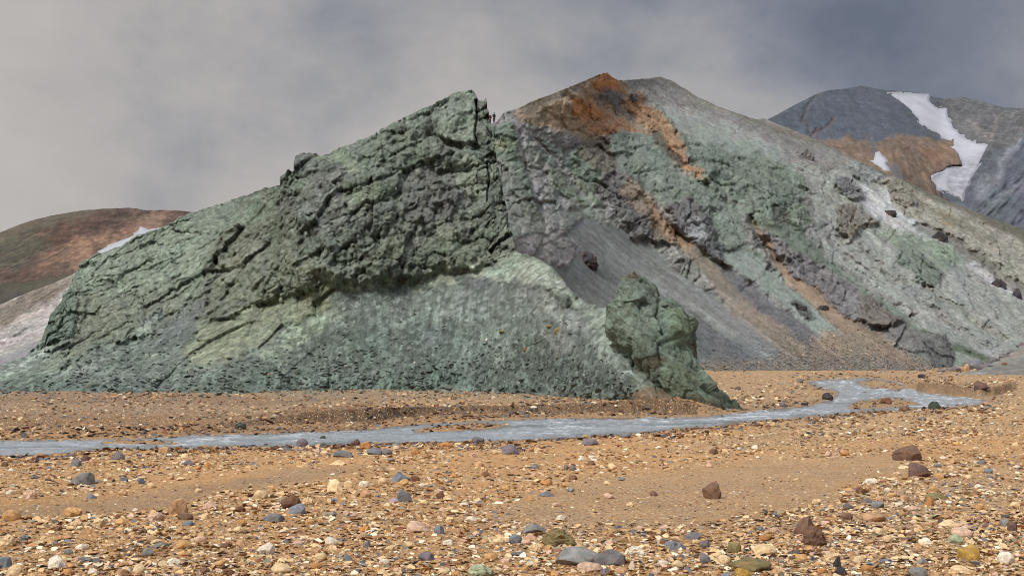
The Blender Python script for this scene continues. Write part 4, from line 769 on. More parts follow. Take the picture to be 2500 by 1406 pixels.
def base_mesh(k, i):
    if (k, i) not in BASEMESH:
        V, F = SHAPES[k][i]; o = mesh_np('stone_shape', V, F, stM, None, True); me = o.data; bpy.data.objects.remove(o)
        try: me.set_sharp_from_angle(angle=math.radians(28))
        except Exception: pass
        BASEMESH[(k, i)] = me
    return BASEMESH[(k, i)]
COLS = {'grey': (132, 132, 130), 'dark grey': (114, 113, 115), 'blue-grey': (118, 124, 132), 'cream': (220, 192, 150), 'white': (226, 214, 194), 'ochre': (200, 158, 108), 'tan': (192, 154, 118), 'orange': (186, 134, 84), 'rust': (118, 92, 76),
        'maroon': (108, 86, 80), 'brown': (116, 84, 66), 'pink': (204, 172, 148), 'purple-grey': (118, 110, 116), 'dark green': (66, 76, 66), 'pale green': (160, 168, 140), 'black': (62, 60, 64), 'olive': (128, 116, 80), 'green-grey': (104, 114, 102),
        'yellow': (184, 148, 78), 'lilac': (160, 146, 150), 'pale green-grey': (150, 160, 146)}
def gpos(u, v):
    w = float(v)
    for _ in range(6):
        x, Y, z, _d = ground_z(np.array([u]), np.array([w])); va = HZ + (CAMZ - z[0]) / Y[0] * FPX; w += (v - va) * .8
    x, Y, z, _d = ground_z(np.array([u]), np.array([w])); return float(x[0]), float(Y[0]), float(z[0])
PLACED = []
def stone(u, v, w, h, colour, shp, label, group=None, surf=None, tilt=None, name=None, cat=None):
    if surf: p, _n = on_surf(surf, u, v - h * .35); x, Y, z = float(p[0]), float(p[1]), float(p[2]) - h * .35 * p[1] / FPX
    else: x, Y, z = gpos(u, v - 1)
    m = Y / FPX; sx, sz = w * m / 2, h * m / 2; r = random.Random(int(u * 7 + v * 13)); sy = sx * r.uniform(.75, 1.05)
    k = r.randrange(7); o = bpy.data.objects.new(name or ('boulder' if w >= 34 and h > 14 else 'stone'), base_mesh(shp, k)); C.objects.link(o)
    bury = .34 if h > 10 else .2
    if h < .8 * w: rz = r.choice([0, math.pi]) + r.uniform(-.3, .3)
    else: rz = r.uniform(0, 6.28)
    ty = math.radians(tilt) if tilt is not None else r.uniform(-.12, .12)
    sz2 = sz / (1 - bury)
    o.rotation_euler = (r.uniform(-.1, .1), ty, rz); o.scale = (sx, sy, sz2); o.location = (x, Y + sy * .5, z + sz2 * (1 - 2 * bury) + .3 * sz2 * 0)
    c = s2l(COLS[colour]) * r.uniform(.88, 1.08); o.color = (*[float(q) for q in c], 1)
    tag(o, label, cat or ('boulder' if o.name.startswith('boulder') else 'stone'), group); PLACED.append((u, v, w, h)); return o
# ------------------------------------------------------------------ single stones
G_P = 'loose stones on the gravel plain'
HERO = """194 1184 61 29|grey|w|grey wedge-shaped boulder on the gravel at the left, below the river
70 1218 36 23|pink|k|knobbly pinkish-white stone near the left edge, in front of the grey wedge boulder|knobbly pink stone
22 1272 47 27|ochre|r|ochre rounded boulder at the left edge beside the sand strip|left-edge ochre boulder
175 1261 43 23|ochre|a|angular ochre stone with a cut top on the sand at the left|ochre stone on the sand
432 1258 50 40|tan|a|large tan boulder sitting at the lower edge of the left sand strip|tan sand-strip boulder
817 1203 41 32|cream|a|big pale orange-cream boulder, tallest stone left of the middle foreground|tall cream boulder
635 1218 36 20|cream|r|rounded cream stone a little left of the tall cream boulder
707 1243 52 32|brown|a|dark brown boulder behind the blue-grey wedge, left of centre|dark brown boulder pair
722 1254 45 24|blue-grey|w|blue-grey wedge stone leaning against the dark brown boulder
662 1272 60 18|dark grey|f|flat dark grey-brown slab lying in front of the dark brown boulder|flat dark slab
752 1236 32 23|cream|k|lumpy cream stone right of the dark brown boulder
374 1272 46 22|pink|k|lumpy pink and cream stone just below the tan sand-strip boulder
450 1269 40 16|rust|r|low rust-red stone in front of the tan sand-strip boulder
511 1242 36 18|pink|f|flat pinkish stone right of the tan sand-strip boulder
648 1353 43 27|white|a|white angular stone marked with small dark pits, lower left foreground|white pitted stone
808 1332 34 22|white|r|smooth white egg-shaped stone in the lower left-centre foreground|white egg stone
684 1398 50 22|cream|r|rounded cream boulder at the bottom edge below the white pitted stone|cream bottom-edge boulder
135 1386 43 27|white|a|speckled whitish-grey boulder near the lower left corner|speckled whitish boulder
8 1386 42 27|blue-grey|a|dark blue-grey stone cut by the lower left corner of the photo
34 1404 40 24|cream|r|cream stone at the bottom edge beside the dark corner stone
14 1335 38 27|cream|k|cream stone cut by the left edge above the dark corner stone
446 1339 40 20|ochre|r|ochre humped stone beside the long flat slate in the left foreground|ochre humped stone
388 1337 46 13|grey|f|long flat grey slate left of the ochre humped stone|long flat slate
237 1285 36 18|cream|k|cream knobbly stone below the ochre stone on the sand
221 1218 24 13|blue-grey|w|small blue-grey stone in front of the grey wedge-shaped boulder
185 1139 27 18|dark grey|a|dark grey block near the left river bank beside a maroon stone|dark block by the left river bank
207 1128 22 15|maroon|r|maroon rounded stone touching the dark block by the left river bank
223 1137 20 16|tan|r|tan round stone right of the maroon one near the left river bank
401 1110 30 20|tan|a|tan block at the water's edge, left of centre|tan block at the water
288 1123 32 20|dark grey|a|dark stone between the tan block and the maroon stone near the river
457 1136 33 13|purple-grey|f|flat purple-grey stone a stride in front of the river, left of centre|flat purple stone
736 1092 31 22|purple-grey|r|purple-grey boulder at the water's edge, leftmost of three in a row|row of three boulders at the water
763 1090 24 18|blue-grey|r|blue-grey boulder at the water's edge, middle one of three in a row
787 1087 22 23|dark green|r|dark green round boulder at the water's edge, right one of three in a row
585 1048 31 16|dark green|r|dark green boulder lying alone on the far bank of the river|dark green boulder on the far bank
835 1116 52 14|dark grey|f|long dark slab lying near the water right of the three boulders|long dark slab
824 1136 43 12|cream|f|long cream stone in front of the long dark slab
344 1182 20 16|blue-grey|w|diamond-shaped blue-grey stone between the grey wedge boulder and the sand
302 1177 20 12|blue-grey|a|small blue stone left of the diamond-shaped stone
369 1192 22 14|cream|r|cream round stone at the upper edge of the left sand strip
850 1191 24 18|cream|r|cream stone close behind the tall cream boulder on its right
985 1226 38 29|dark grey|a|dark grey angular block tilted on the gravel, centre foreground|tilted dark block
962 1228 28 12|lilac|f|pale lilac stone touching the left foot of the tilted dark block
1075 1218 22 20|brown|a|brown cube-like stone right of the tilted dark block|brown cube stone
1099 1222 36 13|cream|f|flat cream stone right of the brown cube stone
976 1175 46 22|blue-grey|w|pale blue-grey wedge boulder behind an ochre stone, centre|blue-grey wedge boulder
985 1184 25 14|ochre|r|ochre stone in front of the blue-grey wedge boulder
1012 1175 26 14|brown|r|brown stone against the right end of the blue-grey wedge boulder
888 1188 27 14|white|r|pale rounded stone left of the blue-grey wedge boulder
1169 1139 25 13|tan|r|tan stone with a dark neighbour in the middle gravel
1246 1109 45 23|purple-grey|a|blocky dark purple boulder just in front of the river, image centre|blocky purple boulder
892 1096 29 17|orange|a|orange-brown stone at the water's edge right of the three boulders|orange water-edge stone
867 1090 25 18|maroon|a|dark maroon stone left of the orange water-edge stone
912 1110 40 16|blue-grey|r|long blue-grey stone just below the orange water-edge stone
944 1110 28 13|dark grey|r|dark grey stone at the right end of the long blue-grey one
1088 1092 29 13|orange|r|bright orange stone at the water's edge near the middle|bright orange stone
1014 1109 22 11|orange|r|small orange stone left of the bright orange one
1000 1082 52 15|black|r|wet black rock lying in the near side of the stream, image centre|wet black stream rock
1081 1077 40 10|blue-grey|f|flat blue slab in the water right of the wet black stream rock
1167 1082 32 15|dark grey|a|dark rock at the water's edge left of the blocky purple boulder
1442 1087 41 15|purple-grey|r|purple-grey low stone near the water, right of centre|low purple stone
1527 1069 32 13|dark grey|r|dark low stone on the near water's edge below the rock pinnacle
1300 1030 24 9|black|r|black rock standing in the far side of the stream left of the pinnacle
1286 1019 12 8|grey|r|tiny grey stone on the far water's edge left of the pinnacle
1334 1212 42 12|blue-grey|f|flat blue stone alone on the sand, centre right|flat blue stone
1021 1299 60 24|pink|w|pinkish-tan wedge boulder in the centre foreground|pinkish wedge boulder
1072 1304 26 24|blue-grey|a|blue-grey cube stone right of the pinkish wedge boulder
1304 1301 62 24|grey|f|pale grey slab left of the mossy green boulder|pale grey slab
1367 1332 86 36|olive|k|humped brown boulder stained green, centre foreground|mossy green boulder
1415 1379 120 38|grey|f|largest flat grey slate slab in the foreground, low and layered|large slate slab
1488 1379 84 36|dark grey|w|dark ridged slate end piece rising at the right of the large slab
1174 1412 66 34|pale green|k|knobbly pale green-white boulder at the bottom edge, centre|pale knobbly bottom boulder
1441 1395 64 20|pink|r|low pinkish boulder in front of the large slate slab
1041 1368 43 20|purple-grey|a|dark purple stone half sunk in the centre foreground|half-sunk purple stone
847 1367 19 13|blue-grey|a|small dark blue stone below the white egg stone
895 1337 17 17|dark grey|a|small dark upright stone right of the white egg stone
1302 1348 34 18|cream|k|cream stone in front of the pale grey slab
1271 1358 54 9|dark grey|f|thin dark sliver of slate below the pale grey slab|thin slate sliver
1554 1355 54 19|white|k|bumpy white stone right of the slate slab|bumpy white stone
1642 1337 30 15|blue-grey|a|blue-grey stone with pale ones, right of the bumpy white stone
1399 1172 22 12|brown|r|brown stone on the sand behind the flat blue stone
1381 1148 15 13|dark grey|r|left one of two small dark stones on the middle gravel
1399 1149 18 14|dark grey|r|right one of two small dark stones on the middle gravel
1334 1184 32 10|orange|f|orange flat stone behind the flat blue stone
1444 1136 22 10|rust|f|small rust stone on the gravel below the low purple stone
1543 1391 18 22|white|w|upright pale chip of stone right of the dark slate end
1480 1404 28 16|purple-grey|a|purple-grey stone at the bottom edge below the slate
1740 1218 50 43|rust|a|lone red-brown angular boulder standing on the sand right of centre|lone red-brown boulder
2217 1125 70 39|rust|w|largest red-brown boulder on the right gravel, with a peaked top|peaked red-brown boulder
2247 1164 66 34|maroon|w|dark maroon wedge boulder just in front of the peaked red-brown one|maroon wedge boulder
1966 1305 50 42|rust|a|rough rust boulder, the rear one of a touching pair at lower right|touching rust pair
1991 1335 56 53|rust|k|rust-red faceted boulder, the front one of a touching pair at lower right
2370 1368 54 36|yellow|a|golden yellow boulder in the lower right gravel|golden boulder
1868 1355 63 26|cream|r|smooth cream boulder left of the touching rust pair|smooth cream boulder
1794 1350 36 25|olive|r|olive-tan round stone left of the smooth cream boulder
2460 1375 40 27|white|r|greyish-white round stone near the lower right corner|whitish corner stone
2245 1408 50 22|grey|r|grey rounded boulder cut by the bottom edge at the right
2348 1400 47 16|cream|f|cream slab pointing down to the bottom edge at the right
1837 1393 100 28|olive|r|broad olive boulder low at the bottom edge, right of centre|broad olive boulder
1819 1408 46 20|yellow|w|yellow pointed stone in front of the broad olive boulder
2046 1386 23 28|black|w|black spike of stone pointing up in the lower right|black spike stone
2053 1402 30 17|black|a|black stone at the foot of the black spike stone
2334 1325 36 20|pale green|r|pale green smooth stone in the right foreground|pale green stone
2474 1298 30 26|maroon|a|dark maroon stone near the right edge of the photo|dark right-edge stone
2456 1285 26 20|grey|r|grey stone behind the dark right-edge stone
2352 1310 54 22|pink|r|pinkish broad stone behind the pale green one
2316 1285 48 14|cream|f|long flat cream stone on the right gravel|long flat cream stone
2136 1272 62 18|tan|f|broad flat tan stone between sand and gravel at the right|broad flat tan stone
2071 1245 24 17|dark grey|r|dark round stone at the edge of the sand, right|dark round stone
2271 1235 25 21|orange|a|small orange cube-like stone on the right gravel|orange cube stone
2294 1220 60 16|olive|f|long mossy brown stone just behind the orange cube stone
2130 1182 36 13|white|r|smooth white oval stone on the sand at the right|white oval stone
2145 1240 33 15|grey|f|grey flat stone right of the dark round stone
2118 1227 27 11|dark grey|f|dark flat stone behind the grey flat stone on the right
2290 1141 20 9|blue-grey|r|small blue stone right of the maroon wedge boulder
1691 1317 43 15|dark grey|w|dark grey wedge at the edge of the right foreground gravel|dark grey wedge
1722 1375 32 25|dark grey|w|dark pointed stone below the dark grey wedge
1661 1342 30 16|blue-grey|f|blue-grey flat stone left below the dark grey wedge
1769 1375 32 20|cream|r|cream stone between the dark pointed stone and the smooth cream boulder
2031 1368 38 18|cream|k|cream stone left of the black spike stone
1895 1405 29 18|tan|r|tan stone at the bottom edge right of the broad olive boulder
2022 977 27 17|black|w|dark pyramid rock in the stream by the far gravel shore|dark pyramid rock
2285 1001 27 21|dark green|w|dark green cone-shaped rock on the near shore of the stream bend|dark green cone rock
2398 977 42 20|maroon|w|red-brown wedge rock at the right end of the stream bend|red-brown bend rock
2166 986 27 15|brown|a|brown rock on the gravel island in the stream|brown island rock
2114 965 21 8|black|r|wet black rock in midstream above the gravel island
2210 1004 26 13|rust|r|rusty stone on the near shore left of the dark green cone rock
2253 1027 23 9|dark grey|w|dark stone on the gravel in front of the dark green cone rock
2251 923 18 10|black|r|dark rock beside the upstream channel at the right
2062 928 11 5|black|r|tiny dark rock in the far riffle
1990 940 14 7|dark grey|r|small dark rock in the water at the left of the far riffle
1954 934 16 8|dark grey|r|dark rock on the shore at the left end of the far riffle
1801 953 16 9|maroon|w|maroon stone on the far gravel right of the pinnacle
1912 994 17 12|purple-grey|r|purple-grey rock on the far shore right of the pinnacle's foot
1965 990 18 7|black|r|black low rock on the far shore left of the dark pyramid rock
2255 979 20 6|black|r|wet dark rock in the stream below the right cut bank
1715 1030 23 9|dark green|r|dark wet rock in the stream just below the pinnacle's foot
1769 1045 20 10|dark grey|r|dark stone on the near shore below the pinnacle's foot
1743 1108 22 13|rust|r|reddish stone on the gravel below the near shore, right of centre"""
hill_st = """2360 907 22 19|tan|r|tan-grey rounded boulder in the cluster where the stream enters||
2384 903 48 23|blue-grey|r|largest blue-grey boulder of the cluster where the stream enters||
2410 908 40 21|purple-grey|a|dark purple boulder in front of the largest boulder of the far cluster||
2331 907 38 11|purple-grey|r|low dark boulder at the left end of the far cluster||
2434 909 22 10|blue-grey|f|small slab at the right end of the far boulder cluster||
2300 909 18 8|dark grey|r|small rock at the water left of the far boulder cluster||
2430 884 28 12|dark grey|f|lowest of the dark slabs lying up the grey bank at far right|grey_bank
2455 874 30 12|dark grey|f|second dark slab up the grey bank at far right|grey_bank
2474 861 26 12|dark grey|f|third dark slab up the grey bank at far right|grey_bank
2494 846 24 13|dark grey|f|topmost dark slab on the grey bank, at the photo's right edge|grey_bank
2452 894 16 10|brown|a|brown rock lying on the grey bank below the dark slabs|grey_bank
219 954 47 21|green-grey|f|grey-green slab lying at the foot of the left talus|green_hill
435 961 40 16|green-grey|f|dark flat slab at the talus foot, left of a paler one|green_hill
479 959 57 18|green-grey|w|pale grey-green slab at the talus foot|green_hill
358 876 15 14|pale green-grey|a|pale square block on the left talus, left of a larger pale block|green_hill
378 880 23 18|pale green-grey|a|pale green-white block, the larger of two side by side on the left talus|green_hill
403 803 26 13|green-grey|f|flat dark slab high on the left talus|green_hill
382 829 24 11|green-grey|f|flat slab halfway up the left talus|green_hill
850 900 24 10|grey|f|grey slab on the lower part of the central talus|green_hill
724 915 15 10|dark green|r|dark round rock low on the central talus|green_hill
1089 952 50 13|green-grey|f|long brown-green slab at the foot of the central talus|green_hill
966 953 24 11|dark green|r|dark rock at the foot of the central talus|green_hill
730 958 18 9|dark green|r|dark rock at the talus foot above the far bank|green_hill
1344 800 24 9|olive|f|olive slab upper right on the central talus|green_hill
1362 814 22 14|olive|r|olive rock just below the olive slab on the talus|green_hill
1365 875 24 15|green-grey|r|green-grey boulder on the right part of the talus|green_hill
1283 856 16 9|brown|f|small brown rock on the right part of the talus|green_hill
1229 814 24 9|olive|f|flat olive rock in the middle of the talus|green_hill
655 916 7 5|orange|r|tiny orange stone on the lower left of the central talus|green_hill
1188 832 7 5|white|r|tiny white stone high on the talus|green_hill
1011 889 6 5|white|r|tiny white stone in the middle of the central talus|green_hill
1430 652 64 40|black|k|black lava boulder embedded alone in the grey scree|mountain
1964 398 54 36|dark grey|k|dark rounded crag on the upper right skyline slope|mountain
1952 420 24 16|dark grey|k|small dark rock left below the rounded crag on the upper slope|mountain
2175 536 42 28|black|k|dark elongated rock on the pale slope|mountain
2299 602 46 40|black|k|dark craggy block on the whitish slope at right|mountain
2442 712 38 34|black|k|dark leaning boulder on the pale slope near the right edge|mountain
2484 738 28 34|black|r|dark oval boulder at the right edge on the pale slope|mountain
2235 508 20 20|dark grey|k|dark stump of rock on the brow below the far snow|mountain
1545 240 18 18|dark grey|k|dark knob of rock on the orange ridge beside the summit|mountain
1957 764 34 18|black|k|black rubble outcrop in the lower scree|mountain
2010 762 34 20|black|k|second black outcrop in the lower scree, just right of the first|mountain"""
LAND = []
for ln in HERO.split('\n'):
    q = ln.split('|'); a = [float(v) for v in q[0].split()]
    stone(*a, q[1], q[2], q[3], G_P)
    if len(q) > 4: LAND.append((a[0], a[1], q[4]))
for ln in hill_st.split('\n'):
    q = ln.split('|'); a = [float(v) for v in q[0].split()]
    s_ = q[4] if len(q) > 4 and q[4] else None
    stone(*a, q[1], q[2], q[3], 'rocks on the slopes', surf=s_, tilt=(28 if s_ == 'mountain' and a[2] > a[3] * 1.2 else None))
nh = len(PLACED)

# density of loose gravel in the picture of the plain (0..1)
SPARSE = [[(-60, 1275), (0, 1255), (200, 1240), (420, 1190), (700, 1150), (900, 1142), (760, 1175), (560, 1205), (420, 1250), (200, 1270), (0, 1285)],
          [(1480, 1190), (1750, 1150), (2200, 1120), (2210, 1165), (2040, 1200), (2030, 1250), (1850, 1275), (1700, 1310), (1420, 1300), (1180, 1270), (1300, 1230)]]
DENSE = [[(0, 1120), (850, 1095), (1300, 1085), (1350, 1110), (900, 1140), (0, 1210)], [(1500, 1095), (2100, 1020), (2500, 1040), (2500, 1406), (1700, 1406), (1900, 1290), (2050, 1230), (2200, 1160), (2180, 1110), (1800, 1120)]]
def dens(u, v):
    k = np.full(u.shape, .5)
    for p in DENSE: k = np.maximum(k, .95 * (1 - sstep(-10, 40, sdf(p, u, v))) + .0)
    for p in SPARSE: k = k * (1 - .7 * (1 - sstep(-10, 30, sdf(p, u, v))))
    return k * (.75 + .7 * fbm(np.stack([u / 90, v / 35, u * 0 + 1], -1), 3))
# the next largest stones, each described from its nearest landmark
size_px = lambda v: np.interp(v, [900, 960, 1050, 1120, 1250, 1406], [5.5, 7, 9, 13, 17, 21])
WORDS = [('cream', 7), ('tan', 5), ('ochre', 3), ('white', 4), ('pink', 3), ('orange', 2), ('blue-grey', 1.2), ('dark grey', .6), ('grey', 2), ('rust', .6), ('purple-grey', .5), ('brown', 1)]
SH = {'a': ['angular', 'broken', 'blocky'], 'r': ['rounded', 'smooth', 'oval'], 'f': ['flat', 'thin', 'slab-like'], 'w': ['wedge-shaped', 'pointed', 'tapering'], 'k': ['knobbly', 'lumpy', 'pitted']}
rr = random.Random(5); seen = set(); tries = 0; made = 0
while made < 300 - len(HERO.split('\n')) and tries < 9000:
    tries += 1; u = rr.uniform(10, 2490); v = 1070 + 336 * rr.random() ** .75
    if rr.random() > float(dens(np.array([u]), np.array([v]))[0]): continue
    if river_d(np.array([u]), np.array([v]))[0] < 8: continue
    base_ = float(size_px(v)); w = base_ * rr.uniform(1.15, 1.75); h = w * rr.uniform(.36, .62)
    if any(abs(u - p[0]) < (w + p[2]) * .55 and abs(v - h / 2 - p[1] + p[3] / 2) < (h + p[3]) * .55 for p in PLACED): continue
    L_ = min(LAND, key=lambda p: (p[0] - u) ** 2 + 4 * (p[1] - v) ** 2); dx, dy = u - L_[0], (v - L_[1]) * 2
    if math.hypot(dx, dy) > 330: continue
    side = ('right of' if dx > 0 else 'left of') if abs(dx) > abs(dy) * 1.6 else ('in front of' if dy > 0 else 'behind') if abs(dy) > abs(dx) * 1.6 else \
        ('in front, ' + ('right' if dx > 0 else 'left') + ' of' if dy > 0 else 'behind, ' + ('right' if dx > 0 else 'left') + ' of')
    near = 'close ' if math.hypot(dx, dy) < 75 else ('a little way ' if math.hypot(dx, dy) < 170 else 'well ')
    cn = rr.choices([a for a, _ in WORDS], [b for _, b in WORDS])[0]; sh = rr.choice('aarrrffwk'); key = (cn, side, near, L_[2])
    if key in seen or len(f'xx {cn} stone {near}{side} the {L_[2]}'.replace('-', ' ').split()) > 15: continue
    seen.add(key); ar = 'the '
    lab = f"{rr.choice(SH[sh])} {cn} stone {near}{side} {ar}{L_[2]}"
    stone(u, v, w, h, cn, sh, lab, G_P); made += 1

# ------------------------------------------------------------------ gravel too fine to count
def rotm(r, n, flat=.35):
    a = r.uniform(0, 2 * np.pi, n); b_ = r.normal(0, flat, n); c = r.normal(0, flat, n)
    ca, sa, cb, sb, cc, sc_ = np.cos(a), np.sin(a), np.cos(b_), np.sin(b_), np.cos(c), np.sin(c); z0 = np.zeros(n); o1 = np.ones(n)
    Rz = np.stack([ca, -sa, z0, sa, ca, z0, z0, z0, o1], -1).reshape(n, 3, 3); Ry = np.stack([cb, z0, sb, z0, o1, z0, -sb, z0, cb], -1).reshape(n, 3, 3); Rx = np.stack([o1, z0, z0, z0, cc, -sc_, z0, sc_, cc], -1).reshape(n, 3, 3)
    return Rz @ Ry @ Rx
LOW = {s_: [stone_shape(s_, k, i * 5 + ord(k) + 99) for i in range(3) for k in 'arfwk'] for s_ in (1, 2, 3)}
def scatter(name, pos, size, flatn, cols, sub, mat, seed, kind='stuff', up=None, smooth=False):
    """merge many stones (pos n x 3, size n) into one object"""
    r = np.random.default_rng(seed); n_ = len(pos); var = r.integers(0, len(LOW[1]), n_); Rm = rotm(r, n_)
    sc3 = np.stack([size * r.uniform(.8, 1.25, n_), size * r.uniform(.6, 1., n_), size * flatn], -1)
    Vs, Fs, Cs, off = [], [], [], 0
    for sb in np.unique(sub):
        for k in range(len(LOW[1])):
            ix = np.nonzero((var == k) & (sub == sb))[0]
            if not len(ix): continue
            V, F = LOW[int(sb)][k]; v_ = (V[None] * sc3[ix][:, None, :]) @ np.transpose(Rm[ix], (0, 2, 1)) + pos[ix][:, None, :]
            Vs.append(v_.reshape(-1, 3)); Fs.append((F[None] + (np.arange(len(ix)) * len(V))[:, None, None] + off).reshape(-1, 3)); off += len(ix) * len(V)
            cc = np.repeat(cols[ix][:, None, :], len(V), 1); Cs.append(cc.reshape(-1, 3))
    o = mesh_np(name, np.concatenate(Vs), np.concatenate(Fs), mat, np.concatenate(Cs), smooth); o['kind'] = kind; return o
def small_mat(name, s1):
    m, t, bs = new_mat(name); n = nodes_of(t); l = t.links.new; at_ = n('ShaderNodeAttribute', attribute_name='Col'); tcd = n('ShaderNodeTexCoord')
    a = n('ShaderNodeTexNoise', i_Scale=s1, i_Detail=6., i_Roughness=.7); l(tcd.outputs['Object'], a.inputs[0]); r1 = n('ShaderNodeMapRange'); r1.inputs[1].default_value = .3; r1.inputs[2].default_value = .7; r1.inputs[3].default_value = .65; r1.inputs[4].default_value = 1.25
    l(a.outputs[0], r1.inputs[0]); vm = n('ShaderNodeVectorMath', operation='SCALE'); l(at_.outputs['Color'], vm.inputs[0]); l(r1.outputs[0], vm.inputs['Scale']); l(vm.outputs[0], bs.inputs['Base Color'])
    bp = n('ShaderNodeBump', i_Strength=.6, i_Distance=.01); l(a.outputs[0], bp.inputs['Height']); l(bp.outputs[0], bs.inputs['Normal']); bs.inputs['Roughness'].default_value = .8; bs.inputs['Specular IOR Level'].default_value = .3; return m
smM = small_mat('small gravel', 28.); tlM = small_mat('talus rubble', 6.)
PALG = np.array([s2l(c) for c in [(224, 198, 154), (214, 178, 130), (188, 146, 100), (190, 148, 100), (238, 226, 200), (214, 176, 152), (150, 112, 84), (112, 116, 124), (86, 84, 88), (132, 84, 62), (176, 134, 86), (150, 142, 122)]])
PW = np.array([18, 18, 12, 7, 9, 9, 7, 5, 3, 3, 5, 6.]); PW /= PW.sum()
def pick(r, n, wts=PW, pal=PALG): c = pal[r.choice(len(pal), n, p=wts)]; return c * r.uniform(.72, 1.12, (n, 1))
r = np.random.default_rng(21); NG = 290000
u = r.uniform(-1000, 3500, NG); v = 903 + (1480 - 903) * r.random(NG) ** .82
k = dens(u, v); far = v < 1075; k = np.where(far, .95, k)
dr = river_d(u, v); ok = (dr > 1.) & (r.random(NG) < np.clip(k + .12, 0, 1))
left_mud = (v < 1062) & (v > 985) & (u < 900); ok &= ~(left_mud & (r.random(NG) < .35))
near_water = (dr > 0) & (dr < 26)
u, v, dr, near_water = u[ok], v[ok], dr[ok], near_water[ok]
s_ = size_px(v) * np.clip(np.exp(r.normal(-.85, .6, len(u))), .14, 1.05) * np.clip(1 + 1.0 * fbm(np.stack([u / 140, v / 40, 0 * u + 6], -1), 3), .5, 1.3) * np.where(near_water, 1.25, 1.)
sp = (dens(u, v) < .2) & (v > 1100); s_ = np.where(sp, s_ * .5, s_); s_ = np.where(v < 1075, np.maximum(s_ * 1.3, 2.2), s_)
x, Y, z, _d = ground_z(u, v); m = Y / FPX; sz = s_ * m / 2; fl = sz * r.uniform(.5, 1.0, len(u))
pos = np.stack([x, Y, z + fl * .12], -1)
vis = (HZ - (pos[:, 2] - CAMZ) / Y * FPX) > 895
cols = pick(r, len(u)); dk = near_water & (r.random(len(u)) < .4); cols[dk] = cols[dk] * .0 + PALG[r.choice([7, 8, 9, 6], dk.sum())] * .8
cols = np.where((near_water & (dr < 10))[:, None], cols * .68, cols)
lf = (v < 1060) & (u < 1700) & (v > 940); cols[lf] *= np.array([.9, .88, .88])
sub = np.where(s_ > 15, 3, np.where(s_ > 6, 2, 1))
scatter('gravel', pos[vis], sz[vis], fl[vis], cols[vis], sub[vis], smM, 5, smooth=True)

# bigger wet cobbles crowd the water's edge
r = np.random.default_rng(33); u = r.uniform(-100, 2430, 60000); v = r.uniform(912, 1128, 60000); d = river_d(u, v); kk = .10 + .16 * (v > 1000); ok = (d > -3.5) & (d < 15) & (r.random(len(u)) < kk) & (fbm(np.stack([u / 50, v / 14, 0 * u], -1), 3) > -.12)
u, v, d = u[ok], v[ok], d[ok]; x, Y, z, _d = ground_z(u, v); z = np.where(d < 1, znom(v) - .03, z); s_ = size_px(v) * np.clip(np.exp(r.normal(-.15, .42, len(u))), .4, 1.7); sz = s_ * Y / FPX / 2; fl = sz * r.uniform(.5, .95, len(u))
cols = PALG[r.choice([7, 8, 8, 9, 6, 3, 10, 2, 1], len(u))] * r.uniform(.5, .95, (len(u), 1)); scatter('edge_cobbles', np.stack([x, Y, z + fl * .3], -1), sz, fl, cols, np.full(len(u), 3), smM, 16)

# gravel on shoals standing in the stream
r = np.random.default_rng(31); u = r.uniform(-100, 2430, 26000); v = r.uniform(915, 1118, 26000); d = river_d(u, v); ok = (d < 1) & (d > -6) & (r.random(len(u)) < .16)
u, v = u[ok], v[ok]; s_ = size_px(v) * np.exp(r.normal(-.5, .4, len(u))); z = znom(v); Y = (CAMZ - z) * FPX / (v - HZ); sz = s_ * Y / FPX / 2
pos = np.stack([(u - 1250) / FPX * Y, Y, z + .0 * sz], -1); cols = PALG[r.choice([7, 8, 9, 6, 3, 2], len(u))] * .6
scatter('stream_pebbles', pos, sz, sz * .5, cols, np.full(len(u), 2), smM, 6)

# rubble on the talus aprons
def on_many(name, u, v):
    su, sv, P, nn = SURF[name]; m = (sv > v.min() - 10) & (su > u.min() - 10) & (su < u.max() + 10); idx = np.nonzero(m)[0]; c = 4.
    key = (np.floor(su[idx] / c).astype(np.int64) * 100000 + np.floor(sv[idx] / c).astype(np.int64)); o = np.argsort(key); key = key[o]; idx = idx[o]
    q = np.floor(u / c).astype(np.int64) * 100000 + np.floor(v / c).astype(np.int64); j = np.searchsorted(key, q); j = np.clip(j, 0, len(key) - 1); ok = key[j] == q
    return idx[j], ok
TAL = [(60, 950), (200, 870), (440, 800), (500, 860), (620, 880), (780, 800), (860, 730), (1000, 730), (1280, 700), (1430, 800), (1560, 950), (1540, 985), (0, 975), (-120, 975), (-120, 950)]
r = np.random.default_rng(41); n0 = 60000; u = r.uniform(-120, 1590, n0); v = 690 + 290 * r.random(n0) ** .6
inside = sdf(TAL, u, v) < 0; cl = fbm(np.stack([u / 60, v / 60, 0 * u], -1), 4, .6)
pr = np.clip((v - 700) / 330, .06, 1) ** 1.3 * np.clip(.55 + 1.6 * cl, .05, 1.2); ok = inside & (r.random(n0) < pr * .6); u, v = u[ok], v[ok]
ix, ok = on_many('green_hill', u, v); ix = ix[ok]; u = u[ok]; v = v[ok]; P = SURF['green_hill'][2][ix]
s_ = np.interp(v, [700, 850, 940, 970], [2.4, 3.6, 5.2, 6.4]) * np.clip(np.exp(r.normal(-.05, .62, len(u))), .3, 3.6); sz = s_ * P[:, 1] / FPX / 2
jt = r.uniform(-.5, .5, (len(u), 3)) * .35; pos = P + jt * np.array([1, .3, 0]) ; pos[:, 2] += sz * .25
pal = np.array([s2l(c) for c in [(100, 111, 105), (90, 101, 96), (114, 123, 116), (82, 92, 87), (130, 137, 128), (100, 103, 104)]]); cols = pal[r.choice(6, len(u), p=[.28, .24, .2, .14, .08, .06])] * r.uniform(.8, 1.15, (len(u), 1))
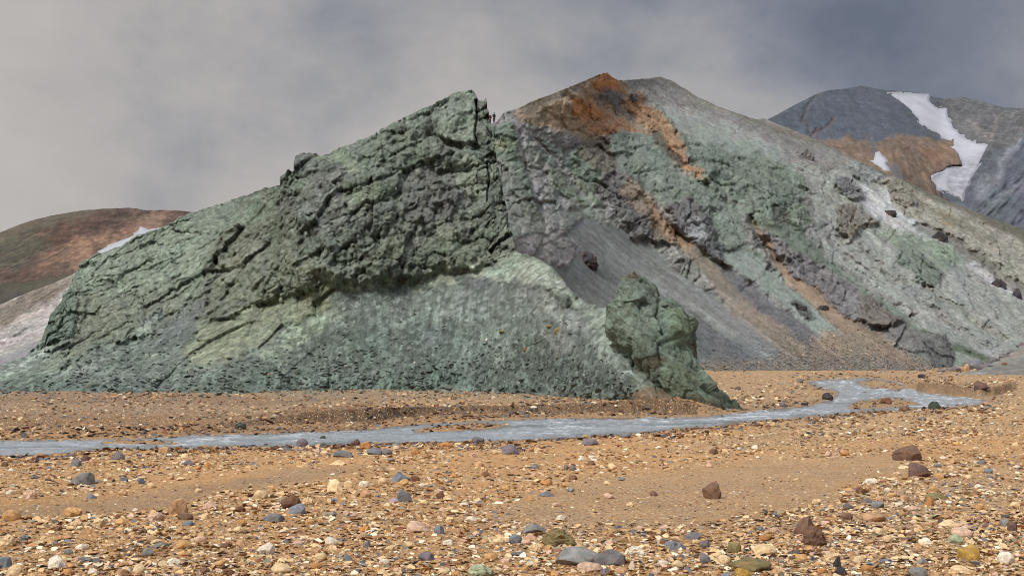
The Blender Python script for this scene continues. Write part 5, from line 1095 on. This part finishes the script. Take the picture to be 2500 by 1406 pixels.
scatter('talus_rubble', pos, sz, sz * r.uniform(.45, .8, len(u)), cols, np.where(s_ > 6, 2, 1), tlM, 8)
r = np.random.default_rng(47); nn0 = 2600; u = r.uniform(-100, 1600, nn0); v = 958 + 22 * r.exponential(.45, nn0) + np.interp(u, [0, 1000, 1500], [4, 0, 20]); ok = (fbm(np.stack([u / 80, v / 30, 0 * u], -1), 3) > -.15) & (river_d(u, v) > 8); u, v = u[ok], v[ok]
x, Y, z, _d = ground_z(u, v); sz = 4.4 * np.exp(r.normal(0, .55, len(u))) * Y / FPX / 2; scatter('fallen_rubble', np.stack([x, Y, z + sz * .2], -1), sz, sz * .6, pal[r.choice(6, len(u))], np.full(len(u), 2), tlM, 14)
# rubble and rolled gravel along the foot of the mountain
r = np.random.default_rng(43); n0 = 16000; u = r.uniform(1640, 2330, n0); v = 760 + 148 * r.random(n0) ** .4
orn = sdf([(1900, 740), (2000, 760), (2300, 900), (2300, 915), (1640, 915), (1640, 890), (1900, 880)], u, v) < 0; ok = orn | (r.random(n0) < .25); u, v, orn = u[ok], v[ok], orn[ok]
ix, ok = on_many('mountain', u, v); ix = ix[ok]; u, v, orn = u[ok], v[ok], orn[ok]; P = SURF['mountain'][2][ix]; s_ = 2.6 * np.exp(r.normal(0, .35, len(u))) * np.interp(v, [760, 905], [.7, 1.2]); sz = s_ * P[:, 1] / FPX / 2
cols = np.where((orn & (r.random(len(u)) < .55))[:, None], pick(r, len(u)) * .8, pal[r.choice(6, len(u))] * np.array([1.1, 1., 1.08]))
scatter('scree_gravel', P + np.array([0, 0, .02]), sz, sz * .6, cols, np.full(len(u), 1), tlM, 9)
# ------------------------------------------------------------------ rock pinnacle standing by the stream
def pin_rock(name, left, right, Yc, depth, base, label, seed, ops=(), parent=None, nr=230, na=260, skew=0.):
    """closed rock: for each height a ring between its left and right outline, with real thickness"""
    lv = np.array([p[1] for p in left], float); lu = np.array([p[0] for p in left], float); rv = np.array([p[1] for p in right], float); ru = np.array([p[0] for p in right], float)
    v0 = min(lv.min(), rv.min()); v1 = max(lv.max(), rv.max()); vv = np.linspace(v0, v1, nr)
    a = np.interp(vv, lv, lu); b_ = np.interp(vv, rv, ru); th = np.linspace(0, 2 * np.pi, na, endpoint=False)
    cu = (a + b_) / 2; hw = (b_ - a) / 2
    TH, VV = np.meshgrid(th, vv); CU = cu[:, None] + 0 * TH; HW = hw[:, None] + 0 * TH
    ct = np.cos(TH); u = CU + HW * np.sign(ct) * np.abs(ct) ** .9
    hf = np.clip((VV - v0) / 260, .12, 1) ** .55
    m = Yc / FPX; Y = Yc + depth * hf * np.sin(TH) * .5 - (VV - v1) / (v1 - v0) * skew * -1
    P = ray(u.ravel(), VV.ravel(), np.full(u.size, Yc)); P[:, 1] = Y.ravel()
    G = P.reshape(nr, na, 3); dth = np.roll(G, -1, 1) - np.roll(G, 1, 1); dv = np.gradient(G, axis=0); nn = np.cross(dth, dv); nn /= np.linalg.norm(nn, axis=2)[..., None] + 1e-9
    cen = G.mean(1, keepdims=True); s_ = np.sign(((G - cen) * nn).sum(-1, keepdims=True)); nn = (nn * np.where(s_ == 0, 1, s_)).reshape(-1, 3)
    q = P / 1.0 + seed; an = np.array([1., 1., .55]); qk = np.stack([q[:, 0] + .45 * q[:, 2], q[:, 1], q[:, 2]], -1) * an; fa, cid = facets(qk * .7 + .04 * fbm(q * 2, 3)[:, None]); fb, cid2 = facets(qk * 2.2 + .04 * fbm(q * 4, 2)[:, None]); fc, _c = facets(qk * 7.)
    fine = fbm(q * 5, 5, .62, off=4.); disp = .2 * (ridged(q * .28, 3, .5) - .42) + .5 * fa + .17 * fb + .06 * fc + .03 * fine + .07 * fbm(q * 1.2, 4, .6)
    endk = np.clip((VV - v0) / 14, 0, 1).ravel(); ff = np.clip(hw * m / 1.0, .08, 1); disp = disp * endk * np.repeat(ff, na)
    uu, wv = u.ravel() + 5 * fbm(q * .8, 3, off=8.), VV.ravel() + 5 * fbm(q * .8, 3, off=18.)
    front = np.sin(TH).ravel() < .2
    col = np.tile(s2l(base), (len(P), 1))
    for o in ops:
        pl = np.array(o.get('poly', o.get('line'))); d = sdf(pl, uu, wv) if 'poly' in o else linedist(pl, uu, wv) - o['width']; k = (1 - sstep(-o.get('f', 8) / 2, o.get('f', 8) / 2, d)) * front
        if 'c' in o: kk = (k * o.get('a', 1))[:, None]; col = col * (1 - kk) + s2l(o['c']) * kk
        if 'lift' in o: disp = disp + o['lift'] * k
    P = P + nn * disp[:, None]
    col = col * np.exp(.5 * fbm(q * .7, 5, .62, off=44.) + .3 * fine + .5 * (ridged(q * 3, 4, .6) - .42) + .12 * GRAD[cid2, 0])[:, None] * (1 + .1 * np.stack([fbm(q * .5, 3, off=3.), 0 * fine, fbm(q * .5, 3, off=9.)], -1))
    V = np.r_[P, [P[:na].mean(0)], [P[-na:].mean(0)]]; col = np.r_[col, col[:1], col[-1:]]
    i = np.arange(nr * na).reshape(nr, na); F = np.stack([i[:-1], np.roll(i[:-1], -1, 1), np.roll(i[1:], -1, 1), i[1:]], -1).reshape(-1, 4)
    tp = np.stack([i[0], np.roll(i[0], -1), np.full(na, nr * na), np.full(na, nr * na)], -1)
    # caps as triangles folded into thin quads are avoided: separate triangle fan mesh is merged below
    F3 = np.concatenate([F[:, [0, 1, 2]], F[:, [0, 2, 3]], tp[:, :3][:, ::-1], np.stack([i[-1], np.roll(i[-1], -1), np.full(na, nr * na + 1)], -1)])
    o = mesh_np(name, V, F3, pinM, np.clip(col, .004, .9), True, parent)
    import bmesh; bm = bmesh.new(); bm.from_mesh(o.data); bmesh.ops.recalc_face_normals(bm, faces=bm.faces); bm.to_mesh(o.data); bm.free()
    if label: tag(o, label, 'rock formation')
    return o
pinM = rock_mat('pinnacle rock', 3.0, 14.0, .12)
PL = [(1541, 664), (1526, 677), (1514, 699), (1500, 728), (1486, 748), (1484, 800), (1500, 840), (1530, 868), (1550, 900), (1572, 930), (1590, 950), (1600, 975), (1600, 1026)]
PR = [(1544, 664), (1556, 677), (1576, 682), (1598, 705), (1604, 728), (1618, 736), (1650, 741), (1664, 756), (1671, 780), (1678, 808), (1685, 840), (1691, 875), (1700, 908), (1718, 932), (1732, 954), (1756, 972), (1766, 990), (1772, 1026)]
pin_rock('rock_pinnacle', PL, PR, 63., 8., (106, 120, 108), 'jagged green rock pinnacle standing at the far edge of the stream, forked at the top', 3.,
    ops=[dict(poly=[(1550, 872), (1590, 868), (1612, 880), (1580, 908), (1556, 908)], c=(100, 94, 76), a=.8, lift=-.15, f=16), dict(poly=[(1490, 760), (1560, 700), (1600, 760), (1560, 830), (1510, 830)], c=(112, 124, 114), f=30, a=.8, lift=-.1),
         dict(line=[(1604, 730), (1590, 770), (1600, 820)], width=3, lift=-.5, f=8), dict(poly=E(1640, 800, 34, 46), c=(108, 122, 102), lift=.5, f=20), dict(poly=[(1590, 960), (1640, 950), (1780, 980), (1790, 1030), (1590, 1030)], c=(92, 94, 78), f=26, lift=.15),
         dict(poly=[(1575, 905), (1640, 880), (1670, 930), (1640, 960), (1590, 950)], c=(110, 122, 104), f=16), dict(line=[(1680, 840), (1692, 900), (1716, 950)], width=7, c=(96, 88, 68), f=10, a=.8), dict(poly=E(1545, 676, 16, 10), c=(92, 88, 74), f=8)])
pin_rock('rock_spur', [(1728, 952), (1722, 962), (1715, 985), (1710, 1018)], [(1732, 952), (1757, 958), (1784, 975), (1802, 990), (1806, 1004), (1808, 1018)], 60.5, 3.2, (74, 82, 72), 'low dark green rock spur in the stream at the right foot of the pinnacle', 9., nr=90, na=140)

# mound of brown gravel against the pinnacle's left foot
# (part of the ground sheet)

# ------------------------------------------------------------------ hikers on the saddle
def cloth(name, c, rough=.85):
    m, t, bs = new_mat(name); n = nodes_of(t); a = n('ShaderNodeTexNoise', i_Scale=30., i_Detail=4.); cr = n('ShaderNodeValToRGB'); cr.color_ramp.elements[0].color = (*[x_ * .7 for x_ in S(*c)], 1); cr.color_ramp.elements[1].color = (*[min(1, x_ * 1.3) for x_ in S(*c)], 1)
    t.links.new(a.outputs[0], cr.inputs[0]); t.links.new(cr.outputs[0], bs.inputs['Base Color']); bs.inputs['Roughness'].default_value = rough; return m
def skin_mesh(name, verts, edges, radii, mat, parent, root=0, sub=2):
    me = bpy.data.meshes.new(name); me.from_pydata(verts, edges, []); o = bpy.data.objects.new(name, me); C.objects.link(o); o.parent = parent
    sk = o.modifiers.new('skin', 'SKIN'); sk.use_smooth_shade = True; me.update()
    if not me.skin_vertices:
        bpy.context.view_layer.update()
    lay = me.skin_vertices[0].data if len(me.skin_vertices) else None
    if lay is None:
        import bmesh; bm = bmesh.new(); bm.from_mesh(me); L_ = bm.verts.layers.skin.verify(); bm.verts.ensure_lookup_table()
        for i, rr_ in enumerate(radii): bm.verts[i][L_].radius = rr_ if isinstance(rr_, tuple) else (rr_, rr_); bm.verts[i][L_].use_root = (i == root)
        bm.to_mesh(me); bm.free()
    else:
        for i, rr_ in enumerate(radii): lay[i].radius = rr_ if isinstance(rr_, tuple) else (rr_, rr_); lay[i].use_root = (i == root)
    ss = o.modifiers.new('sub', 'SUBSURF'); ss.levels = sub; ss.render_levels = sub; me.materials.append(mat); return o
skinM = cloth('skin', (196, 150, 124), .6)
def person(pos, rz, jacket, trousers, packc, label, sit=False):
    root = bpy.data.objects.new('person', None); C.objects.link(root); root.location = pos; root.rotation_euler = (0, 0, rz); tag(root, label, 'person', 'hikers on the saddle')
    # body faces +y in its own frame; z up; feet on 0
    hipz = .93; V = [(0, 0, hipz), (0, .01, 1.10), (0, 0, 1.30), (0, -.01, 1.43), (0, .0, 1.53), (0, .03, 1.62), (0, .035, 1.71)]; R = [(.13, .10), (.125, .09), (.16, .10), (.10, .07), .052, (.075, .09), (.06, .075)]; Eg = [(0, 1), (1, 2), (2, 3), (3, 4), (4, 5), (5, 6)]
    def add(p, r_, par): V.append(p); R.append(r_); Eg.append((par, len(V) - 1)); return len(V) - 1
    legs = []
    for s_ in (-1, 1):
        k = add((s_ * .09, 0, .87), .085, 0); k = add((s_ * .10, .015 + .03 * s_, .50), .058, k); k = add((s_ * .105, -.01 + .05 * s_, .10), .038, k); k = add((s_ * .11, .03 + .05 * s_, .04), .036, k); k = add((s_ * .12, .14 + .05 * s_, .03), .03, k)
        a = add((s_ * .17, 0, 1.41), .052, 3); a = add((s_ * .24, .0, 1.14), .040, a); a = add((s_ * .20, .14, .96), .030, a); h = add((s_ * .19, .19, .93), (.034, .018), a)
        for f_, (dx, ln) in enumerate(((-.024, .062), (-.008, .072), (.008, .068), (.023, .052))):
            b_ = add((s_ * .19 + dx, .225, .915), .0085, h); c_ = add((s_ * .19 + dx, .225 + ln * .45, .905), .0078, b_); add((s_ * .19 + dx, .225 + ln * .7, .885), .0065, c_)
        b_ = add((s_ * .19 - s_ * .032, .195, .925), .010, h); add((s_ * .19 - s_ * .045, .225, .92), .008, b_)
    skin_mesh('body', V, Eg, R, skinM, root)
    jm = cloth('jacket cloth', jacket); tm_ = cloth('trouser cloth', trousers); pm = cloth('pack cloth', packc); bm_ = cloth('boot leather', (40, 36, 34))
    JV = [(0, 0, .90), (0, .01, 1.10), (0, 0, 1.30), (0, -.01, 1.44), (0, 0, 1.49)]; JR = [(.155, .12), (.15, .115), (.185, .125), (.13, .09), (.075, .07)]; JE = [(0, 1), (1, 2), (2, 3), (3, 4)]
    for s_ in (-1, 1):
        i = len(JV); JV += [(s_ * .18, 0, 1.41), (s_ * .25, 0, 1.14), (s_ * .205, .125, .985)]; JR += [.072, .058, .046]; JE += [(3, i), (i, i + 1), (i + 1, i + 2)]
    skin_mesh('jacket', JV, JE, JR, jm, root)
    TV = [(0, 0, .93)]; TR = [(.145, .115)]; TE = []
    for s_ in (-1, 1):
        i = len(TV); TV += [(s_ * .09, 0, .84), (s_ * .10, .015 + .03 * s_, .50), (s_ * .105, -.01 + .05 * s_, .12)]; TR += [.105, .078, .062]; TE += [(0, i), (i, i + 1), (i + 1, i + 2)]
    skin_mesh('trousers', TV, TE, TR, tm_, root)
    for s_ in (-1, 1): skin_mesh('boot', [(s_ * .105, -.02 + .05 * s_, .10), (s_ * .11, .0 + .05 * s_, .045), (s_ * .12, .15 + .05 * s_, .04)], [(0, 1), (1, 2)], [.055, .055, .045], bm_, root)
    bp_ = skin_mesh('backpack', [(0, -.20, .98), (0, -.22, 1.15), (0, -.21, 1.36), (0, -.18, 1.46)], [(0, 1), (1, 2), (2, 3)], [(.15, .10), (.17, .12), (.16, .11), (.11, .07)], pm, root)
    for s_ in (-1, 1): skin_mesh('strap', [(s_ * .10, -.14, 1.44), (s_ * .11, .0, 1.515), (s_ * .11, .12, 1.40), (s_ * .12, .12, 1.15)], [(0, 1), (1, 2), (2, 3)], [.02, .02, .02, .018], pm, bp_, sub=1)
    skin_mesh('hood', [(0, .01, 1.60), (0, .02, 1.70), (0, .025, 1.745)], [(0, 1), (1, 2)], [(.088, .095), (.09, .10), (.06, .07)], jm if not sit else cloth('cap cloth', (50, 44, 46)), root)
    fc = skin_mesh('nose', [(0, .115, 1.655), (0, .135, 1.64)], [(0, 1)], [.014, .016], skinM, root, sub=1)
    return root
HP, _n = on_surf('mountain', 1206, 303)
su, sv, SP, _ = SURF['mountain']
def stand(u, v, dy=0.):
    i = np.argmin((su - u) ** 2 + (sv - v) ** 2); return Vector(SP[i]) + Vector((0, dy, -.03))
person(stand(1206, 300), math.radians(-38), (28, 62, 66), (30, 30, 38), (44, 46, 66), 'hiker in a dark teal jacket with dark blue backpack standing beside the crag')
person(stand(1196, 301, .8), math.radians(20), (140, 44, 44), (34, 30, 36), (60, 40, 44), 'hiker in a red jacket mostly hidden behind the right edge of the crag', True)
